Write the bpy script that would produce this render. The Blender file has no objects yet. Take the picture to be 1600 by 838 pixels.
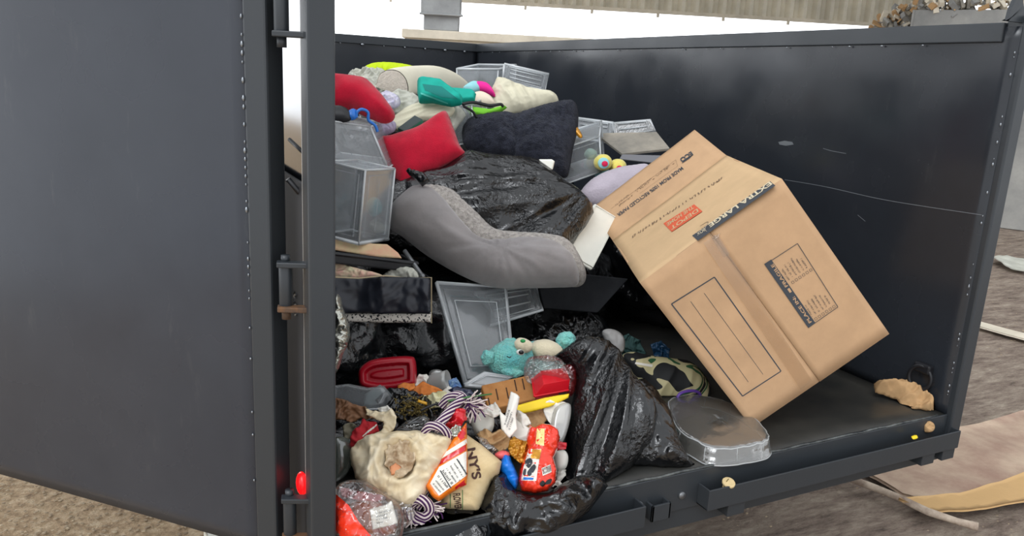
import bpy, bmesh, math, random
import numpy as np
from mathutils import Vector, Matrix, noise
from mathutils.geometry import delaunay_2d_cdt
from mathutils.bvhtree import BVHTree

scene = bpy.context.scene
COL = scene.collection
random.seed(7)

# ------------------------------------------------------------------ camera
FPX = 1216.0
YAW, PITCH, ROLL = .475, .237, .053
CAM = Vector((-2.375, -1.458, .992))
_d = Vector((math.sin(YAW)*math.cos(PITCH), math.cos(YAW)*math.cos(PITCH), -math.sin(PITCH)))
_r0 = Vector((math.cos(YAW), -math.sin(YAW), 0)); _u0 = _r0.cross(_d)
_r = math.cos(ROLL)*_r0 + math.sin(ROLL)*_u0
_u = -math.sin(ROLL)*_r0 + math.cos(ROLL)*_u0
cam_data = bpy.data.cameras.new('camera')
cam_data.sensor_width = 36; cam_data.lens = FPX/1600*36
cam_data.clip_start = .05; cam_data.clip_end = 300
cam = bpy.data.objects.new('camera', cam_data); COL.objects.link(cam)
cam.matrix_world = Matrix(((_r.x, _u.x, -_d.x, CAM.x), (_r.y, _u.y, -_d.y, CAM.y), (_r.z, _u.z, -_d.z, CAM.z), (0, 0, 0, 1)))
scene.camera = cam

# ------------------------------------------------------------------ light and exposure
scene.view_settings.view_transform = 'Standard'
scene.view_settings.look = 'None'
scene.view_settings.gamma = 1
scene.view_settings.use_curve_mapping = False
scene.view_settings.exposure = 0.0
world = bpy.data.worlds.new('overcast_sky'); scene.world = world
world.use_nodes = True
_bg = world.node_tree.nodes['Background']
_bg.inputs[0].default_value = (.93, .96, 1.0, 1)
_bg.inputs[1].default_value = 1.0
_N = world.node_tree.nodes; _L = world.node_tree.links
_tc = _N.new('ShaderNodeTexCoord')
def _vm(op, a, b=None, v=None):
    n = _N.new('ShaderNodeVectorMath'); n.operation = op; _L.new(a, n.inputs[0])
    if v is not None: n.inputs[1].default_value = v
    return n
def _m(op, a, b, clamp=False):
    n = _N.new('ShaderNodeMath'); n.operation = op; n.use_clamp = clamp
    for i, q in enumerate((a, b)):
        if isinstance(q, (int, float)): n.inputs[i].default_value = q
        else: _L.new(q, n.inputs[i])
    return n.outputs[0]
# overcast sky: even cloud, one brighter patch round the veiled sun, and a bright band of horizon beyond the shed
_nrm = _vm('NORMALIZE', _tc.outputs['Generated']).outputs[0]
_sun = _m('POWER', _m('MAXIMUM', _vm('DOT_PRODUCT', _nrm, v=Vector((-.62, -.42, .66)).normalized()).outputs['Value'], 0.0), 30.0)
_sx = _N.new('ShaderNodeSeparateXYZ'); _L.new(_nrm, _sx.inputs[0])
_bandz = _m('SUBTRACT', 1.0, _m('MULTIPLY', _m('MINIMUM', _m('ABSOLUTE', _m('SUBTRACT', _sx.outputs['Z'], .06), 0.0), .35), 2.857))
_band = _m('MULTIPLY', _m('MAXIMUM', _sx.outputs['Y'], 0.0), _bandz)
_tot = _m('ADD', _m('ADD', 1.15, _m('MULTIPLY', _sun, 9.0)), _m('MULTIPLY', _band, 3.0))
_L.new(_tot, _bg.inputs[1])

def area(name, loc, target, sx, sy, power, color):
    l = bpy.data.lights.new(name, 'AREA'); l.shape = 'RECTANGLE'; l.size = sx; l.size_y = sy
    l.energy = power; l.color = color
    o = bpy.data.objects.new(name, l); COL.objects.link(o); o.location = loc
    o.rotation_euler = (Vector(target)-Vector(loc)).to_track_quat('-Z', 'Y').to_euler()
    return o

# ------------------------------------------------------------------ projection helpers (placing things from measured points)
def ray(x, y): return _d + _r*((x-800)/FPX) - _u*((y-419)/FPX)
def at(x, y, Y=None, X=None, Z=None):
    D = ray(x, y)
    if Y is not None: t = (Y-CAM.y)/D.y
    elif X is not None: t = (X-CAM.x)/D.x
    else: t = (Z-CAM.z)/D.z
    return CAM + t*D
def onplane(x, y, O, n):
    D = ray(x, y); t = (O-CAM).dot(n)/D.dot(n)
    return CAM + t*D
def dist(p): return (p-CAM).dot(_d)

# ------------------------------------------------------------------ materials
MATS = {}
def sl(c): return tuple(((v/255)/12.92 if v/255 <= .04045 else ((v/255+.055)/1.055)**2.4) for v in c)
def mat(name, c, rough=.6, metal=0, bump=None, var=None, sheen=0, alpha=1, coat=0, spec=.5, trans=0, emit=None, c2=None, rvar=0):
    """c is an sRGB triple; bump=(scale, strength, distance); var=(scale, amount); c2 = second colour for the variation"""
    if name in MATS: return MATS[name]
    m = bpy.data.materials.new(name); m.use_nodes = True; MATS[name] = m
    nt = m.node_tree; N = nt.nodes; L = nt.links; b = N['Principled BSDF']
    col = sl(c)
    b.inputs['Base Color'].default_value = (*col, 1)
    b.inputs['Roughness'].default_value = rough; b.inputs['Metallic'].default_value = metal
    b.inputs['Specular IOR Level'].default_value = spec
    b.inputs['Sheen Weight'].default_value = sheen
    b.inputs['Coat Weight'].default_value = coat
    b.inputs['Alpha'].default_value = alpha
    b.inputs['Transmission Weight'].default_value = trans
    tc = N.new('ShaderNodeTexCoord')
    if emit: b.inputs['Emission Color'].default_value = (*sl(emit[0]), 1); b.inputs['Emission Strength'].default_value = emit[1]
    if var:
        nz = N.new('ShaderNodeTexNoise'); nz.inputs['Scale'].default_value = var[0]; nz.inputs['Detail'].default_value = 6
        nz.inputs['Roughness'].default_value = .65
        L.new(tc.outputs['Object'], nz.inputs['Vector'])
        rp = N.new('ShaderNodeValToRGB'); rp.color_ramp.elements[0].position = .35; rp.color_ramp.elements[1].position = .68
        cc = sl(c2) if c2 else tuple(v*(1-var[1]) for v in col)
        c1 = col if c2 else tuple(min(1, v*(1+var[1]*.5)) for v in col)
        rp.color_ramp.elements[0].color = (*cc, 1); rp.color_ramp.elements[1].color = (*c1, 1)
        L.new(nz.outputs['Fac'], rp.inputs['Fac']); L.new(rp.outputs['Color'], b.inputs['Base Color'])
    if rvar:
        n2 = N.new('ShaderNodeTexNoise'); n2.inputs['Scale'].default_value = 3; n2.inputs['Detail'].default_value = 5
        L.new(tc.outputs['Object'], n2.inputs['Vector'])
        mr = N.new('ShaderNodeMapRange'); mr.inputs['From Min'].default_value = .3; mr.inputs['From Max'].default_value = .7
        mr.inputs['To Min'].default_value = max(.03, rough-rvar); mr.inputs['To Max'].default_value = rough+rvar
        L.new(n2.outputs['Fac'], mr.inputs['Value']); L.new(mr.outputs['Result'], b.inputs['Roughness'])
    if bump:
        nb = N.new('ShaderNodeTexNoise'); nb.inputs['Scale'].default_value = bump[0]; nb.inputs['Detail'].default_value = 4
        L.new(tc.outputs['Object'], nb.inputs['Vector'])
        bp = N.new('ShaderNodeBump'); bp.inputs['Strength'].default_value = bump[1]; bp.inputs['Distance'].default_value = bump[2]
        L.new(nb.outputs['Fac'], bp.inputs['Height']); L.new(bp.outputs['Normal'], b.inputs['Normal'])
    return m

def clear(name, tint=(225, 232, 235), solid=.25, gloss=.25, rough=.15, bump=None, edge=.35):
    """thin clear or frosted plastic: see-through, milky share, glossy share rising at grazing angles"""
    if name in MATS: return MATS[name]
    m = bpy.data.materials.new(name); m.use_nodes = True; MATS[name] = m
    nt = m.node_tree; N = nt.nodes; L = nt.links
    for n in list(N): N.remove(n)
    out = N.new('ShaderNodeOutputMaterial'); tr = N.new('ShaderNodeBsdfTransparent'); tr.inputs[0].default_value = (*[v**.12 for v in sl(tint)], 1)
    df = N.new('ShaderNodeBsdfDiffuse'); df.inputs[0].default_value = (*sl(tint), 1)
    tl = N.new('ShaderNodeBsdfTranslucent'); tl.inputs[0].default_value = (*sl(tint), 1)
    gl = N.new('ShaderNodeBsdfGlossy'); gl.inputs['Roughness'].default_value = rough
    dm = N.new('ShaderNodeMixShader'); dm.inputs[0].default_value = .5
    L.new(df.outputs[0], dm.inputs[1]); L.new(tl.outputs[0], dm.inputs[2])
    lw = N.new('ShaderNodeLayerWeight'); lw.inputs['Blend'].default_value = .3
    ma = N.new('ShaderNodeMath'); ma.operation = 'MULTIPLY_ADD'; ma.inputs[1].default_value = edge; ma.inputs[2].default_value = solid
    L.new(lw.outputs['Facing'], ma.inputs[0])
    m1 = N.new('ShaderNodeMixShader'); L.new(ma.outputs[0], m1.inputs[0]); L.new(tr.outputs[0], m1.inputs[1]); L.new(dm.outputs[0], m1.inputs[2])
    mb = N.new('ShaderNodeMath'); mb.operation = 'MULTIPLY_ADD'; mb.inputs[1].default_value = .6; mb.inputs[2].default_value = gloss*.3
    L.new(lw.outputs['Fresnel'], mb.inputs[0])
    m2 = N.new('ShaderNodeMixShader'); L.new(mb.outputs[0], m2.inputs[0]); L.new(m1.outputs[0], m2.inputs[1]); L.new(gl.outputs[0], m2.inputs[2])
    L.new(m2.outputs[0], out.inputs[0])
    if bump:
        tc = N.new('ShaderNodeTexCoord'); nb = N.new('ShaderNodeTexNoise'); nb.inputs['Scale'].default_value = bump[0]; nb.inputs['Detail'].default_value = 3
        L.new(tc.outputs['Object'], nb.inputs['Vector'])
        bp = N.new('ShaderNodeBump'); bp.inputs['Strength'].default_value = bump[1]; bp.inputs['Distance'].default_value = bump[2]
        L.new(nb.outputs['Fac'], bp.inputs['Height'])
        for n in (gl, df, tl): L.new(bp.outputs['Normal'], n.inputs['Normal'])
        L.new(bp.outputs['Normal'], lw.inputs['Normal'])
    return m

# paint of the trailer, with dust, streaks and scuffs of its own
def paint(name, c, c2, rough=.3, dust=.25):
    m = mat(name, c, rough=rough, var=(1.3, .3), c2=c2, rvar=.1, spec=.5)
    nt = m.node_tree; N = nt.nodes; L = nt.links; b = N['Principled BSDF']
    tc = N.new('ShaderNodeTexCoord'); mp = N.new('ShaderNodeMapping'); mp.inputs['Scale'].default_value = (14, 14, 3)
    L.new(tc.outputs['Object'], mp.inputs['Vector'])
    nz = N.new('ShaderNodeTexNoise'); nz.inputs['Scale'].default_value = 1.2; nz.inputs['Detail'].default_value = 9; nz.inputs['Roughness'].default_value = .75
    L.new(mp.outputs[0], nz.inputs['Vector'])
    rp = N.new('ShaderNodeValToRGB'); rp.color_ramp.elements[0].position = .6; rp.color_ramp.elements[1].position = .8
    rp.color_ramp.elements[0].color = (0, 0, 0, 1); rp.color_ramp.elements[1].color = (dust, dust, dust, 1)
    L.new(nz.outputs['Fac'], rp.inputs[0])
    mx = N.new('ShaderNodeMix'); mx.data_type = 'RGBA'
    L.new(rp.outputs[0], mx.inputs[0]); src = b.inputs['Base Color'].links[0].from_socket
    L.new(src, mx.inputs[6]); mx.inputs[7].default_value = (*sl((112, 112, 108)), 1)
    L.new(mx.outputs[2], b.inputs['Base Color'])
    return m
M_paint = paint('grey_black_paint', (55, 59, 67), (46, 50, 58), .27)
M_paint_in = paint('inner_black_paint', (43, 47, 53), (36, 39, 44), .24, .12)
M_paint_gloss = mat('glossy_outer_paint', (34, 37, 42), .12, spec=.5)
M_frame = mat('frame_paint', (48, 52, 56), .38, bump=(60, .12, .002), rvar=.08)
M_floorpan = mat('worn_floor_steel', (40, 41, 40), .42, var=(5, .3), c2=(62, 60, 55), bump=(30, .2, .003), rvar=.12)
M_edge = mat('scuffed_steel_edge', (120, 124, 122), .35, metal=.6, var=(18, .5), c2=(46, 49, 52))
M_rust = mat('rusty_steel', (120, 82, 48), .7, var=(30, .4), c2=(60, 52, 46))
M_weld = mat('weld_bead', (150, 155, 160), .3, metal=.7)
M_scratch = mat('scratched_line', (110, 115, 120), .5)

def bagmat(name, c=(15, 16, 18), rough=.17, sc=170, st=.5):
    m = mat(name, c, rough, spec=.75)
    nt = m.node_tree; N = nt.nodes; L = nt.links; b = N['Principled BSDF']; tc = N.new('ShaderNodeTexCoord')
    n1 = N.new('ShaderNodeTexNoise'); n1.inputs['Scale'].default_value = sc; n1.inputs['Detail'].default_value = 3
    v = N.new('ShaderNodeTexVoronoi'); v.inputs['Scale'].default_value = sc*.45; v.feature = 'F1'
    for n in (n1, v): L.new(tc.outputs['Object'], n.inputs['Vector'])
    ad = N.new('ShaderNodeMath'); ad.operation = 'ADD'; L.new(n1.outputs['Fac'], ad.inputs[0]); L.new(v.outputs['Distance'], ad.inputs[1])
    bp = N.new('ShaderNodeBump'); bp.inputs['Strength'].default_value = st; bp.inputs['Distance'].default_value = .006
    L.new(ad.outputs[0], bp.inputs['Height'])
    pn = N.new('ShaderNodeTexNoise'); pn.inputs['Scale'].default_value = 9; pn.inputs['Detail'].default_value = 2; L.new(tc.outputs['Object'], pn.inputs['Vector'])
    pm = N.new('ShaderNodeMapRange'); pm.inputs['From Min'].default_value = .42; pm.inputs['From Max'].default_value = .62; pm.inputs['To Min'].default_value = st*.35; pm.inputs['To Max'].default_value = min(1, st*2)
    L.new(pn.outputs['Fac'], pm.inputs['Value']); L.new(pm.outputs[0], bp.inputs['Strength']); L.new(bp.outputs['Normal'], b.inputs['Normal'])
    return m
M_bag = bagmat('black_bag_film')
M_bag2 = bagmat('black_bag_film_smooth', (17, 18, 20), .2, 70, .6)
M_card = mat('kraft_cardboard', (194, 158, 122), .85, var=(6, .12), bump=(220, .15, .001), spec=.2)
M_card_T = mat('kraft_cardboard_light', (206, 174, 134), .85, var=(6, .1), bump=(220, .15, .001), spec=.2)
M_ink = mat('dark_print', (62, 66, 72), .8)
M_ink_soft = mat('soft_print', (120, 98, 76), .8)
M_orange_print = mat('orange_print', (214, 92, 58), .8)
M_tape = clear('packing_tape', (235, 215, 185), .15, .5, .12)
M_clear = clear('clear_bin_plastic', (234, 240, 244), .14, .15, .12, (40, .1, .002), .22)
M_clear_rim = clear('clear_rim_plastic', (244, 248, 250), .8, .4, .15)
M_film = clear('clear_film', (240, 238, 234), .03, .4, .06, (35, .7, .01), .15)
M_tray = clear('clear_tray_plastic', (232, 230, 222), .05, .4, .08, (60, .35, .004), .2)
M_red_film = clear('red_tinted_film', (205, 50, 55), .28, .5, .1, (40, .7, .01), .3)
M_red_f = mat('red_plush', (182, 22, 48), .95, sheen=.25, bump=(320, .5, .004), var=(30, .15), spec=.1)
M_fuzzy = mat('navy_black_faux_fur', (54, 57, 70), .9, sheen=.08, bump=(230, 1, .012), var=(34, .5), c2=(28, 31, 42), spec=.15)
M_grey = mat('grey_suede', (140, 135, 134), .95, sheen=.35, bump=(70, .3, .003), var=(7, .16), spec=.1)
M_sherpa = mat('grey_sherpa', (172, 165, 158), 1, sheen=.3, bump=(260, .6, .01), var=(90, .45), spec=.1)
M_foam = mat('cream_foam', (224, 218, 198), .9, bump=(150, .3, .003), var=(10, .05), spec=.1)
M_foamend = mat('cream_foam_end', (214, 203, 190), .95, bump=(160, .8, .004), var=(90, .15), spec=.1)
M_lime = mat('lime_fabric', (190, 214, 40), .9, bump=(60, .4, .004), var=(20, .1), spec=.1)
M_teal = mat('teal_fabric', (20, 168, 150), .7, bump=(80, .25, .002), var=(12, .15), spec=.3)
M_cream = mat('cream_cloth', (214, 208, 184), .92, bump=(90, .3, .003), var=(9, .12), spec=.1)
M_greyw = mat('grey_white_cloth', (196, 196, 184), .92, bump=(70, .4, .003), var=(9, .15), spec=.1)
M_pink = mat('hot_pink_fabric', (240, 50, 150), .85, bump=(70, .3, .002), spec=.2)
M_lblue = mat('light_blue_fabric', (150, 205, 210), .9, bump=(70, .3, .002), spec=.2)
M_green = mat('green_felt', (122, 196, 60), .9, bump=(90, .3, .002), spec=.2)
M_dark = mat('dark_charcoal_fabric', (66, 68, 72), .85, bump=(90, .3, .002), var=(12, .2), spec=.2)
M_darker = mat('matte_black_plastic', (24, 25, 29), .45, bump=(30, .1, .002))
M_white = mat('off_white_plastic', (236, 235, 224), .45, var=(12, .05))
M_blue = mat('blue_plastic', (36, 112, 200), .35)
M_lav = mat('lavender_plush', (184, 174, 184), .95, sheen=.3, bump=(120, .6, .005), var=(10, .1), spec=.1)
M_yel = mat('yellow_plush', (226, 212, 110), .95, sheen=.4, bump=(200, .7, .004), spec=.1)
M_aqua = mat('aqua_plush', (156, 234, 216), .95, sheen=.4, bump=(170, 1, .012), var=(16, .3), c2=(108, 206, 208), spec=.1)
M_creamplush = mat('cream_plush', (228, 216, 186), .95, sheen=.4, bump=(180, .6, .003), spec=.1)
M_eye = mat('black_eye', (12, 12, 14), .15)
M_eyew = mat('white_eye', (235, 235, 230), .4)
M_red = mat('red_plastic', (168, 8, 32), .28)
M_red2 = mat('bright_red_plastic', (206, 18, 34), .3)
M_redfab = mat('red_cloth', (186, 34, 44), .8, bump=(90, .4, .003))
M_board = mat('worn_grey_board', (160, 152, 138), .8, var=(7, .25), c2=(120, 116, 108), bump=(40, .2, .002))
M_boardside = mat('grey_board_side', (112, 112, 116), .7)
M_tan = mat('tan_corrugated_card', (196, 142, 88), .85, var=(9, .2), c2=(166, 112, 64), bump=(60, .3, .002), spec=.2)
M_slot = mat('dark_slot', (66, 42, 26), .9)
M_yellow = mat('yellow_paper', (240, 205, 30), .6)
M_paper = mat('white_paper', (234, 230, 220), .85, bump=(30, .3, .003), var=(12, .08), spec=.2)
M_canvas = mat('natural_canvas', (222, 202, 162), .95, bump=(260, .5, .002), var=(9, .14), c2=(202, 178, 134), spec=.1)
M_brownprint = mat('brown_print', (70, 46, 40), .9)
M_diaper = mat('stained_cream_cloth', (240, 230, 206), .9, bump=(60, .4, .004), var=(9, .25), c2=(214, 194, 156), spec=.15)
M_stain = mat('stained_lining', (226, 208, 178), .95, var=(22, .5), c2=(140, 108, 74), bump=(60, .8, .006))
M_orange = mat('orange_wrapper', (234, 122, 24), .3, bump=(30, .3, .003))
M_redwrap = mat('red_wrapper', (232, 52, 26), .16, bump=(45, .35, .004), coat=.6)
M_crim = mat('crimson_wrapper', (206, 26, 40), .25, bump=(45, .4, .004), coat=.4)
M_gold = mat('gold_wrapper', (204, 142, 40), .25, metal=.3, bump=(60, .5, .005), var=(40, .4))
M_kraft = mat('kraft_paper', (186, 150, 108), .85, bump=(40, .4, .004), var=(14, .1), spec=.2)
M_ropew = mat('cream_rope_yarn', (222, 208, 204), .95, bump=(220, .6, .003), spec=.1)
M_ropep = mat('purple_rope_yarn', (74, 42, 82), .95, bump=(220, .6, .003), spec=.1)
M_foil = mat('silver_foil', (190, 190, 180), .25, metal=.8, bump=(40, .8, .01))
M_orangeskin = mat('orange_paperboard', (222, 128, 50), .7, var=(20, .2), bump=(60, .4, .003))
M_herb = mat('dried_stem', (150, 128, 66), .9, var=(60, .5), c2=(70, 62, 34))
M_greenrod = mat('green_stem', (70, 120, 66), .6)
M_clearwhite = clear('milky_cup_plastic', (242, 242, 238), .55, .4, .15)
M_purple = mat('purple_ribbon', (96, 62, 150), .5)
M_wood = mat('pale_wood', (214, 190, 140), .7, var=(40, .15))
M_peach = mat('peach_printed_paper', (226, 170, 140), .7, var=(16, .5), c2=(224, 208, 160))
M_pinkpaper = mat('pink_printed_paper', (222, 160, 150), .8, var=(30, .5), c2=(214, 206, 170), bump=(60, .4, .003))
M_sock = mat('grey_white_sock', (176, 174, 172), .9, bump=(60, .4, .004))
M_lightred = mat('red_marker_lens', (220, 20, 24), .2, emit=((255, 20, 25), .9))
M_steel = mat('grey_steel', (120, 122, 124), .4, metal=.6)
M_rubber = mat('tyre_rubber', (22, 22, 23), .9, bump=(60, .4, .003))

# camouflage print: cloud shapes in cream, green and black
def camo():
    m = mat('camouflage_print', (200, 190, 150), .7)
    nt = m.node_tree; N = nt.nodes; L = nt.links; b = N['Principled BSDF']; tc = N.new('ShaderNodeTexCoord')
    n1 = N.new('ShaderNodeTexNoise'); n1.inputs['Scale'].default_value = 9; n1.inputs['Detail'].default_value = 1.5; n1.inputs['Distortion'].default_value = .7
    L.new(tc.outputs['Object'], n1.inputs['Vector'])
    r = N.new('ShaderNodeValToRGB'); r.color_ramp.interpolation = 'CONSTANT'; e = r.color_ramp.elements
    e[0].position = 0; e[0].color = (*sl((18, 20, 22)), 1); e[1].position = .45; e[1].color = (*sl((196, 186, 142)), 1)
    a = e.new(.54); a.color = (*sl((44, 92, 56)), 1); a = e.new(.62); a.color = (*sl((190, 180, 140)), 1); a = e.new(.645); a.color = (*sl((20, 22, 24)), 1)
    L.new(n1.outputs['Fac'], r.inputs[0]); L.new(r.outputs[0], b.inputs['Base Color'])
    return m
M_camo = camo()
def speckle():
    m = mat('speckled_black_white', (210, 206, 198), .6)
    nt = m.node_tree; N = nt.nodes; L = nt.links; b = N['Principled BSDF']; tc = N.new('ShaderNodeTexCoord')
    n1 = N.new('ShaderNodeTexNoise'); n1.inputs['Scale'].default_value = 140; n1.inputs['Detail'].default_value = 1
    L.new(tc.outputs['Object'], n1.inputs['Vector'])
    r = N.new('ShaderNodeValToRGB'); r.color_ramp.interpolation = 'CONSTANT'; e = r.color_ramp.elements
    e[0].position = 0; e[0].color = (*sl((30, 30, 32)), 1); e[1].position = .42; e[1].color = (*sl((206, 200, 190)), 1)
    L.new(n1.outputs['Fac'], r.inputs[0]); L.new(r.outputs[0], b.inputs['Base Color'])
    return m
M_speck = speckle()

# ------------------------------------------------------------------ mesh builders
WLOC = {}
def obj(name, verts, faces, mats, parent=None, mi=None, smooth=True, origin=None, bevel=0, auto=False):
    if not isinstance(mats, (list, tuple)): mats = [mats]
    V = [Vector(v) for v in verts]
    if parent is not None: loc = WLOC[parent.name]
    elif origin is not None: loc = Vector(origin)
    else:
        n = len(V); loc = Vector((sum(v.x for v in V)/n, sum(v.y for v in V)/n, min(v.z for v in V)))
    me = bpy.data.meshes.new(name)
    me.from_pydata([v-loc for v in V], [], faces)
    for m in mats: me.materials.append(m)
    if mi is not None: me.polygons.foreach_set('material_index', mi)
    me.polygons.foreach_set('use_smooth', [smooth]*len(me.polygons))
    me.update()
    o = bpy.data.objects.new(name, me); COL.objects.link(o)
    if parent is None: o.location = loc
    else: o.parent = parent
    WLOC[o.name] = loc
    if bevel:
        b = o.modifiers.new('bevel', 'BEVEL'); b.width = bevel; b.segments = 2; b.limit_method = 'ANGLE'
    return o
def tag(o, label=None, cat=None, group=None, kind=None):
    if label: o['label'] = label
    if cat: o['category'] = cat
    if group: o['group'] = group
    if kind: o['kind'] = kind
    return o
def thing(name, loc, label, cat, group=None):
    o = bpy.data.objects.new(name, None); COL.objects.link(o); o.location = loc; o.empty_display_size = .05
    WLOC[o.name] = Vector(loc)
    return tag(o, label, cat, group)

class B:
    def __init__(s): s.v = []; s.f = []; s.m = []
    def add(s, vs, fs, mi=0):
        k = len(s.v); s.v += [Vector(v) for v in vs]; s.f += [[i+k for i in f] for f in fs]; s.m += [mi]*len(fs); return s
    def par(s, O, a, b, c, mi=0):
        O, a, b, c = map(Vector, (O, a, b, c))
        vs = [O, O+a, O+a+b, O+b, O+c, O+a+c, O+a+b+c, O+b+c]
        fs = [(0, 3, 2, 1), (4, 5, 6, 7), (0, 1, 5, 4), (1, 2, 6, 5), (2, 3, 7, 6), (3, 0, 4, 7)]
        if a.cross(b).dot(c) < 0: fs = [tuple(reversed(f)) for f in fs]
        return s.add(vs, fs, mi)
    def box(s, lo, hi, mi=0):
        return s.par(lo, (hi[0]-lo[0], 0, 0), (0, hi[1]-lo[1], 0), (0, 0, hi[2]-lo[2]), mi)
    def tube(s, path, r, seg=8, mi=0, closed=False, cap=True):
        P = [Vector(p) for p in path]; n = len(P); R = r if isinstance(r, (list, tuple)) else [r]*n
        vs = []; up = None
        for i, p in enumerate(P):
            if closed: t = (P[(i+1) % n]-P[i-1])
            else: t = P[min(i+1, n-1)]-P[max(i-1, 0)]
            t.normalize()
            if up is None: up = t.orthogonal().normalized()
            up = (up-t*up.dot(t)).normalized(); w = t.cross(up)
            for k in range(seg):
                a = 2*math.pi*k/seg; vs.append(p+(up*math.cos(a)+w*math.sin(a))*R[i])
        fs = []
        for i in range(n if closed else n-1):
            j = (i+1) % n
            for k in range(seg):
                l = (k+1) % seg; fs.append((i*seg+k, i*seg+l, j*seg+l, j*seg+k))
        if cap and not closed: fs += [tuple(reversed(range(seg))), tuple(range((n-1)*seg, n*seg))]
        return s.add(vs, fs, mi)
    def lathe(s, O, axis, prof, seg=24, mi=0):
        O = Vector(O); ax = Vector(axis).normalized(); u = ax.orthogonal().normalized(); w = ax.cross(u)
        vs = []; fs = []
        for (r, h) in prof:
            for k in range(seg):
                a = 2*math.pi*k/seg; vs.append(O+ax*h+(u*math.cos(a)+w*math.sin(a))*r)
        for i in range(len(prof)-1):
            for k in range(seg):
                l = (k+1) % seg; fs.append((i*seg+k, i*seg+l, (i+1)*seg+l, (i+1)*seg+k))
        return s.add(vs, fs, mi)
    def ell(s, c, ax, nz=0, nsc=30, seg=28, mi=0, fn=None):
        c = Vector(c); vs = []; fs = []; rings = seg//2
        for i in range(rings+1):
            th = math.pi*i/rings
            for k in range(seg):
                a = 2*math.pi*k/seg
                q = ax[0]*math.sin(th)*math.cos(a)+ax[1]*math.sin(th)*math.sin(a)+ax[2]*math.cos(th)
                p = c+q
                if nz: p = c+q*(1+nz/q.length*noise.noise(p*nsc))
                if fn: p = fn(p, c)
                vs.append(p)
        for i in range(rings):
            for k in range(seg):
                l = (k+1) % seg; fs.append((i*seg+k, (i+1)*seg+k, (i+1)*seg+l, i*seg+l))
        return s.add(vs, fs, mi)
    def obj(s, name, mats, parent=None, smooth=False, **k):
        return obj(name, s.v, s.f, mats, parent, s.m, smooth, **k)

def catmull(P, k=6):
    n = len(P); out = []
    for i in range(n):
        p0, p1, p2, p3 = P[i-1], P[i], P[(i+1) % n], P[(i+2) % n]
        for j in range(k):
            t = j/k
            out.append(tuple(.5*((2*p1[c])+(-p0[c]+p2[c])*t+(2*p0[c]-5*p1[c]+4*p2[c]-p3[c])*t*t+(-p0[c]+3*p1[c]-3*p2[c]+p3[c])*t**3) for c in range(len(p1))))
    return out
def opencat(P, k=8):
    P = [tuple(P[0])]+[tuple(p) for p in P]+[tuple(P[-1])]; out = []
    for i in range(1, len(P)-2):
        p0, p1, p2, p3 = P[i-1], P[i], P[i+1], P[i+2]
        for j in range(k):
            t = j/k
            out.append(tuple(.5*((2*p1[c])+(-p0[c]+p2[c])*t+(2*p0[c]-5*p1[c]+4*p2[c]-p3[c])*t*t+(-p0[c]+3*p1[c]-3*p2[c]+p3[c])*t**3) for c in range(len(p1))))
    out.append(P[-1]); return out

def sdist(Q, P):
    A = P; Bq = np.roll(P, -1, 0); d = Bq-A; L2 = (d*d).sum(1)+1e-12; out = np.full(len(Q), 1e9)
    for a, dd, l2 in zip(A, d, L2):
        t = np.clip(((Q-a)@dd)/l2, 0, 1); e = Q-(a+t[:, None]*dd); out = np.minimum(out, (e*e).sum(1))
    ins = np.zeros(len(Q), bool)
    for a, b in zip(A, Bq):
        c = (a[1] > Q[:, 1]) != (b[1] > Q[:, 1])
        with np.errstate(divide='ignore', invalid='ignore'):
            x = (b[0]-a[0])*(Q[:, 1]-a[1])/(b[1]-a[1])+a[0]
        ins ^= c & (Q[:, 0] < x)
    d = np.sqrt(out); return np.where(ins, d, -d)

DEFN = Vector((-.36, -.74, .57)).normalized()
SURF = {}
def ridge(ang=0, fa=25, fb=4, amp=.01, seed=0, p=1.5):
    """long folds running along ang (degrees in the plane); fa across, fb along, per metre"""
    ca, sa = math.cos(math.radians(ang)), math.sin(math.radians(ang))
    def f(a, b, d):
        x = a*ca+b*sa; y = -a*sa+b*ca
        w = noise.noise(Vector((x*3, y*3, seed+9)))*.6
        return amp*(1-2.2*abs(noise.noise(Vector((x*fb, y*fa+w, seed)))))+amp*.4*(1-2.2*abs(noise.noise(Vector((x*fb*2, y*fa*2.3+w, seed+7)))))
    return f
def safe(f):
    def g(a, b, d):
        v = f(a, b, d)
        return v.real if isinstance(v, complex) else v
    return g
def lumpy(sc=12, amp=.01, seed=0):
    return lambda a, b, d: amp*(noise.noise(Vector((a*sc, b*sc, seed)))+.5*noise.noise(Vector((a*sc*2.3, b*sc*2.3, seed+5))))
def crumple(sc=14, amp=.01, seed=0):
    def f(a, b, d):
        v = Vector((a*sc, b*sc, seed)); v = v+noise.noise_vector(v*.7)*.8
        return amp*(1-2.4*abs(noise.noise(v)))+amp*.5*(1-2.4*abs(noise.noise(v*2.1)))+amp*.28*(1-2.4*abs(noise.noise(v*4.3)))
    return f
def radial(cx, cy, k=9, amp=.012, seed=0, fr=2.0):
    """folds fanning out of a gathered point; cx, cy in plane metres relative to the outline centre"""
    def f(a, b, d):
        th = math.atan2(b-cy, a-cx); r = math.hypot(a-cx, b-cy)
        e = noise.noise(Vector((r*6, th*2, seed+3)))*.25
        return amp*(1-2*abs(noise.noise(Vector((th*k+e, r*fr, seed)))))+amp*.5*(1-2*abs(noise.noise(Vector((th*k*2.7+e, r*fr*2, seed+4)))))
    return f

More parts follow.
